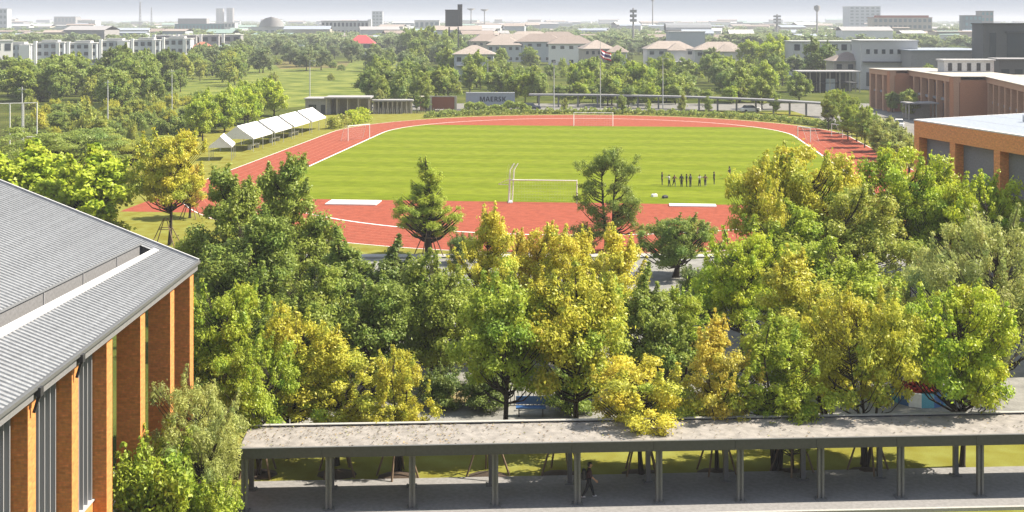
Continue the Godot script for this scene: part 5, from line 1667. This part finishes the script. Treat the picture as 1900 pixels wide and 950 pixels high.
	wood(60, ["mid_0", "mid_2", "mid_3"], [Vector2(-150, -430), Vector2(20, -470), Vector2(40, -800), Vector2(-260, -760)], 7.0, 11.0, 1.0, "leaf_far", "hazy wooded belt beyond the field", 31)
	wood(46, ["mid_0", "mid_2", "mid_3"], [Vector2(20, -430), Vector2(190, -400), Vector2(300, -800), Vector2(20, -800)], 6.0, 9.5, 1.0, "leaf_far", "hazy trees between the houses", 32)
	wood(24, ["mid_0", "mid_2"], [Vector2(-290, -640), Vector2(-120, -640), Vector2(-130, -820), Vector2(-360, -820)], 8.0, 12.0, 1.1, "leaf_far", "hazy trees behind the terraces", 33)
	wood(22, ["mid_0", "mid_2"], [Vector2(95, -300), Vector2(150, -330), Vector2(190, -420), Vector2(110, -420)], 5.0, 9.0, 1.0, "leaf_mid", "hazy trees among the buildings on the right", 34)
	# the far-off wood that fills the plain up to the horizon
	for i in 3:
		var mm := MultiMesh.new()
		mm.transform_format = MultiMesh.TRANSFORM_3D
		mm.mesh = kinds[fa[i]].crown
		mm.instance_count = 1500
		for k in mm.instance_count:
			var z := 780.0 + 4200.0 * pow(r.randf(), 1.7)
			var x := r.randf_range(-0.47, 0.47) * z
			var s := r.randf_range(0.7, 1.3) * (1.0 + z / 6000.0)
			mm.set_instance_transform(k, Transform3D(Basis(Vector3.UP, r.randf() * TAU).scaled(Vector3(s * 1.5, s, s * 1.5)), Vector3(x, 0, -z)))
		var f := MultiMeshInstance3D.new()
		f.name = numbered("distant_wood")
		f.multimesh = mm
		f.material_override = M.leaf_far
		add_child(f)
		tag(f, "hazy far-off treetops filling the plain up to the horizon", "wood", "far-off wood").set_meta("kind", "stuff")


# ---------------------------------------------------------------- people
# A body is one surface: tapered bones joined by a smooth minimum and meshed as surface nets.
func body(bones: Array, cell: float, blend: float, s: Shape) -> void:
	var lo := Vector3(1e9, 1e9, 1e9)
	var hi := -lo
	for b in bones:
		var r: float = maxf(b[2], b[3])
		for e in [b[0], b[1]]:
			lo = lo.min(e - Vector3(r, r, r))
			hi = hi.max(e + Vector3(r, r, r))
	lo -= Vector3.ONE * cell * 2.5
	hi += Vector3.ONE * cell * 2.5
	var n := Vector3i(((hi - lo) / cell).ceil()) + Vector3i.ONE
	var field := PackedFloat32Array()
	field.resize(n.x * n.y * n.z)
	field.fill(1.0)
	var near := PackedFloat32Array()
	near.resize(field.size())
	near.fill(1e6)
	var which := PackedByteArray()
	which.resize(field.size())
	for bi in bones.size():
		var b: Array = bones[bi]
		var a: Vector3 = b[0]
		var ab: Vector3 = b[1] - a
		var ra: float = b[2]
		var rb: float = b[3]
		var ll := maxf(ab.length_squared(), 1e-9)
		var pad := maxf(ra, rb) + cell * 3.0 + blend
		var f := Vector3i(((a.min(b[1]) - Vector3.ONE * pad - lo) / cell).floor()).clamp(Vector3i.ZERO, n - Vector3i.ONE)
		var t := Vector3i(((a.max(b[1]) + Vector3.ONE * pad - lo) / cell).ceil()).clamp(Vector3i.ZERO, n - Vector3i.ONE)
		for z in range(f.z, t.z + 1):
			for y in range(f.y, t.y + 1):
				var row := (z * n.y + y) * n.x
				for x in range(f.x, t.x + 1):
					var p := lo + Vector3(x, y, z) * cell - a
					var k := clampf(p.dot(ab) / ll, 0.0, 1.0)
					var d := (p - ab * k).length() - lerpf(ra, rb, k)
					var i := row + x
					if d < near[i]:
						near[i] = d
						which[i] = bi
					var q := clampf(0.5 + 0.5 * (field[i] - d) / blend, 0.0, 1.0)
					field[i] = lerpf(field[i], d, q) - blend * q * (1.0 - q)
	var spot := {}
	var pts := PackedVector3Array()
	var nrm := PackedVector3Array()
	var col := PackedColorArray()
	var step := [1, n.x, n.x * n.y]
	for z in n.z - 1:
		for y in n.y - 1:
			for x in n.x - 1:
				var i := (z * n.y + y) * n.x + x
				var sum := Vector3.ZERO
				var hits := 0
				var v := [field[i], field[i + 1], field[i + step[1]], field[i + step[1] + 1], field[i + step[2]], field[i + step[2] + 1], field[i + step[2] + step[1]], field[i + step[2] + step[1] + 1]]
				var inside := 0
				for c in 8:
					if v[c] < 0.0:
						inside += 1
				if inside == 0 or inside == 8:
					continue
				for c in 8:
					for ax in 3:
						var bit := 1 << ax
						if c & bit:
							continue
						var e := c | bit
						if (v[c] < 0.0) != (v[e] < 0.0):
							var f: float = v[c] / (v[c] - v[e])
							sum += Vector3(c & 1, (c >> 1) & 1, (c >> 2) & 1).lerp(Vector3(e & 1, (e >> 1) & 1, (e >> 2) & 1), f)
							hits += 1
				spot[i] = pts.size()
				pts.append(lo + (Vector3(x, y, z) + sum / hits) * cell)
				nrm.append(Vector3(v[1] + v[3] + v[5] + v[7] - v[0] - v[2] - v[4] - v[6], v[2] + v[3] + v[6] + v[7] - v[0] - v[1] - v[4] - v[5], v[4] + v[5] + v[6] + v[7] - v[0] - v[1] - v[2] - v[3]).normalized())
				col.append(bones[which[i]][4])
	s.smooth = true
	s.colored = true
	for i in spot:
		for ax in 3:
			var j: int = i + step[ax]
			if j >= field.size() or (field[i] < 0.0) == (field[j] < 0.0):
				continue
			var u: int = step[(ax + 1) % 3]
			var w: int = step[(ax + 2) % 3]
			if not (spot.has(i - u) and spot.has(i - w) and spot.has(i - u - w)):
				continue
			var q := [spot[i], spot[i - u], spot[i - u - w], spot[i - w]]
			for t in [[0, 1, 2], [0, 2, 3]]:
				var a: int = q[t[0]]
				var b: int = q[t[1]]
				var d: int = q[t[2]]
				var k := s.c.size()
				s.tri_n(pts[a], pts[b], pts[d], nrm[a], nrm[b], nrm[d])
				s.c[k] = col[a]
				s.c[k + 1] = col[b]
				s.c[k + 2] = col[d]


func limb(bones: Array, a: Vector3, b: Vector3, ra: float, rb: float, c: Color) -> void:
	bones.append([a, b, ra, rb, c])


# joints in parts of the height: hip swing, knee bend and arms (shoulder swing, elbow bend) in radians; facing +x
func figure(h: float, legs: Array, arms: Array, lean: float, shirt: Color, trousers: Color, shoes: Color, skin: Color, hair: Color, hands := false) -> Array:
	var b := []
	var up := Vector3(sin(lean), cos(lean), 0)
	var hip := Vector3(0, 0.515 * h, 0)
	var chest := hip + up * 0.2 * h
	var neck := hip + up * 0.315 * h
	limb(b, hip + Vector3(0, 0.005 * h, 0.045 * h), hip + Vector3(0, 0.005 * h, -0.045 * h), 0.062 * h, 0.062 * h, trousers)
	limb(b, hip + up * 0.04 * h, chest, 0.068 * h, 0.08 * h, shirt)
	limb(b, chest + Vector3(0, 0.03 * h, 0.055 * h), chest + Vector3(0, 0.03 * h, -0.055 * h), 0.066 * h, 0.066 * h, shirt)
	limb(b, neck + Vector3(0, -0.015 * h, 0.08 * h), neck + Vector3(0, -0.015 * h, -0.08 * h), 0.04 * h, 0.04 * h, shirt)
	limb(b, neck, neck + up * 0.045 * h, 0.032 * h, 0.03 * h, skin)
	var head := neck + up * 0.105 * h + Vector3(0.012 * h, 0, 0)
	limb(b, head + Vector3(-0.004 * h, 0.012 * h, 0), head + Vector3(0.01 * h, -0.028 * h, 0), 0.058 * h, 0.044 * h, skin)
	limb(b, head + Vector3(-0.016 * h, 0.022 * h, 0), head + Vector3(0.012 * h, 0.036 * h, 0), 0.058 * h, 0.048 * h, hair)
	limb(b, head + Vector3(-0.026 * h, -0.01 * h, 0), head + Vector3(-0.02 * h, 0.02 * h, 0), 0.046 * h, 0.054 * h, hair)
	limb(b, head + Vector3(0.05 * h, -0.004 * h, 0), head + Vector3(0.062 * h, -0.014 * h, 0), 0.008 * h, 0.011 * h, skin)
	for s in [-1, 1]:
		limb(b, head + Vector3(0.0, -0.01 * h, 0.053 * h * s), head + Vector3(-0.004 * h, 0.008 * h, 0.056 * h * s), 0.01 * h, 0.012 * h, skin)
		var k := 0 if s < 0 else 1
		var a: Array = legs[k]
		var j0 := hip + Vector3(0, -0.02 * h, 0.05 * h * s)
		var j1 := j0 + Vector3(sin(a[0]), -cos(a[0]), 0.02) * 0.24 * h
		var j2 := j1 + Vector3(sin(a[0] - a[1]), -cos(a[0] - a[1]), 0) * 0.225 * h
		limb(b, j0, j1, 0.06 * h, 0.042 * h, trousers)
		limb(b, j1, j2, 0.041 * h, 0.03 * h, trousers)
		limb(b, j2 + Vector3(-0.012 * h, -0.014 * h, 0), j2 + Vector3(0.075 * h, -0.018 * h, 0.01 * h * s), 0.027 * h, 0.02 * h, shoes)
		var m: Array = arms[k]
		var e0 := neck + Vector3(0, -0.02 * h, 0.115 * h * s)
		var e1 := e0 + Vector3(sin(m[0]), -cos(m[0]), (0.1 + float(m[2])) * s).normalized() * 0.17 * h
		var e2 := e1 + Vector3(sin(m[0] + m[1]), -cos(m[0] + m[1]), (0.02 + float(m[2])) * s).normalized() * 0.145 * h
		limb(b, e0, e1, 0.036 * h, 0.03 * h, shirt)
		limb(b, e1, e2, 0.029 * h, 0.02 * h, shirt if m.size() > 3 else skin)
		if not hands:
			limb(b, e2, e2 + (e2 - e1).normalized() * 0.05 * h, 0.02 * h, 0.012 * h, skin)
		else:
			b.append(["hand", e2, (e2 - e1).normalized(), s])
	return b


func hand_bones(at: Vector3, along: Vector3, s: float, h: float, skin: Color) -> Array:
	var b := []
	var side := Vector3(1, 0, 0) - along * along.x
	side = side.normalized()
	var flat := along.cross(side) * s
	limb(b, at - along * 0.01 * h, at + along * 0.014 * h, 0.0165 * h, 0.015 * h, skin)
	limb(b, at + along * 0.012 * h + side * 0.012 * h, at + along * 0.05 * h + side * 0.018 * h, 0.0105 * h, 0.0085 * h, skin)
	limb(b, at + along * 0.012 * h - side * 0.012 * h, at + along * 0.048 * h - side * 0.018 * h, 0.0105 * h, 0.0085 * h, skin)
	for i in 4:
		var o := at + along * 0.046 * h + side * (0.02 - 0.0135 * i) * h
		var l: float = [0.042, 0.047, 0.043, 0.034][i] * h
		var p := o + (along + flat * 0.2).normalized() * l * 0.5
		var q := p + (along + flat * 0.7).normalized() * l * 0.3
		var e := q + (along + flat * 1.4).normalized() * l * 0.25
		limb(b, o, p, 0.0062 * h, 0.0058 * h, skin)
		limb(b, p, q, 0.0058 * h, 0.0054 * h, skin)
		limb(b, q, e, 0.0054 * h, 0.0046 * h, skin)
	var t := at + along * 0.012 * h + side * 0.017 * h
	var t1 := t + (along * 0.7 + side * 0.7 + flat * 0.3).normalized() * 0.026 * h
	limb(b, t, t1, 0.0085 * h, 0.007 * h, skin)
	limb(b, t1, t1 + (along + side * 0.25 + flat * 0.4).normalized() * 0.022 * h, 0.007 * h, 0.0055 * h, skin)
	return b


func build_people() -> void:
	var skin := Color(0.36, 0.2, 0.12)
	var hair := Color(0.012, 0.01, 0.009)
	# the walker under the roof, facing right
	var h := 1.47
	var walker := thing("person", "person with a dark backpack walking under the covered walkway, dark clothes", "person", Vector3(3.2, 0.12, -51.9), 0.05)
	var bones := figure(h, [[0.38, 0.12], [-0.3, 0.25]], [[-0.35, 0.35, 0.03], [0.3, 0.5, 0.03]], 0.06, Color(0.045, 0.018, 0.02), Color(0.018, 0.018, 0.022), Color(0.5, 0.48, 0.47), skin, hair, true)
	var solid := []
	var s := Shape.new()
	for b in bones:
		if b[0] is String:
			body(hand_bones(b[1], b[2], b[3], h, skin), 0.004, 0.006, s)
		else:
			solid.append(b)
	body(solid, 0.014, 0.03, s)
	var low := 1e9
	for q in s.v:
		low = minf(low, q.y)
	part("body", s, M.person, walker, Transform3D(Basis(), Vector3(0, -low, 0)))
	var pack := Shape.new()
	pack.soft_box(Vector3(-0.2, 0.98, 0), Vector3(0.17, 0.42, 0.28), 0.05)
	pack.soft_box(Vector3(-0.3, 0.9, 0), Vector3(0.06, 0.22, 0.22), 0.02)
	part("backpack", pack, M.dark, walker)
	# children exercising on the pitch
	var poses := [
		figure(1.5, [[0.05, 0.0], [-0.05, 0.0]], [[0.1, 0.2, 0.1], [-0.1, 0.2, 0.1]], 0.0, Color(0.03, 0.03, 0.035), Color(0.02, 0.02, 0.03), Color(0.1, 0.1, 0.1), skin, hair),
		figure(1.4, [[0.35, 0.3], [-0.3, 0.3]], [[0.9, 0.6, 0.2], [-0.7, 0.5, 0.2]], 0.12, Color(0.12, 0.05, 0.05), Color(0.03, 0.03, 0.045), Color(0.3, 0.3, 0.3), skin, hair),
		figure(1.4, [[0.12, 0.05], [-0.15, 0.05]], [[1.4, 0.2, 0.6], [1.3, 0.2, 0.6]], 0.02, Color(0.3, 0.3, 0.3), Color(0.03, 0.03, 0.04), Color(0.2, 0.2, 0.2), skin, hair)]
	var meshes := []
	var drop := []
	for p in poses:
		var q := Shape.new()
		body(p, 0.03, 0.035, q)
		var bottom := 1e9
		for v in q.v:
			bottom = minf(bottom, v.y)
		drop.append(bottom)
		meshes.append(q.mesh())
	var spots := [[1228.5, 343, 0, "tallest child at the left end of the exercising row, set apart"], [1241.5, 346, 2, "child in a pale shirt, second from the left in the row"], [1251, 346, 1, "child in mid-step, third from the left in the row"], [1264.5, 347, 0, "dark-clad child, fourth from the left in the row"], [1274, 346.5, 0, "left child of the close pair in mid-row"], [1281, 346.5, 0, "right child of the close pair in mid-row"], [1298, 346, 2, "child with arms held out, right of the close pair"], [1308.5, 345.5, 1, "child stepping, second from the right end of the row"], [1325, 342, 0, "child at the right end of the row before the big tree"], [1353.5, 331, 0, "child standing farther back, partly behind the big tree"]]
	for i in spots.size():
		var q: Array = spots[i]
		var z: float = 20.0 * 2310.0 / (q[1] - 38.0)
		var o := thing("child", q[3], "person", Vector3((q[0] - 950.0) * z / 2310.0, 0.016, -z), [0.2, 2.4, -1.2, 1.4][i % 4], "children exercising on the pitch")
		part("body", meshes[q[2]], M.person, o, Transform3D(Basis(), Vector3(0, -drop[q[2]], 0)))
	var bag := Shape.new()
	bag.soft_box(Vector3(0, 0.16, 0), Vector3(0.7, 0.32, 0.4), 0.1)
	for q in [[1214.0, 365.0, "pale bag lying on the grass before the exercising children", "canvas"], [1234.0, 368.0, "dark bag lying on the grass before the exercising children", "dark"]]:
		var z: float = 20.0 * 2310.0 / (q[1] - 38.0)
		var o := thing("sports_bag", q[2], "bag", Vector3((q[0] - 950.0) * z / 2310.0, 0.016, -z), 0.4)
		part("holdall", bag, M[q[3]], o)
		part("handle", boxed(Vector3(0, 0.35, 0), Vector3(0.3, 0.05, 0.04)), M.slate, o)
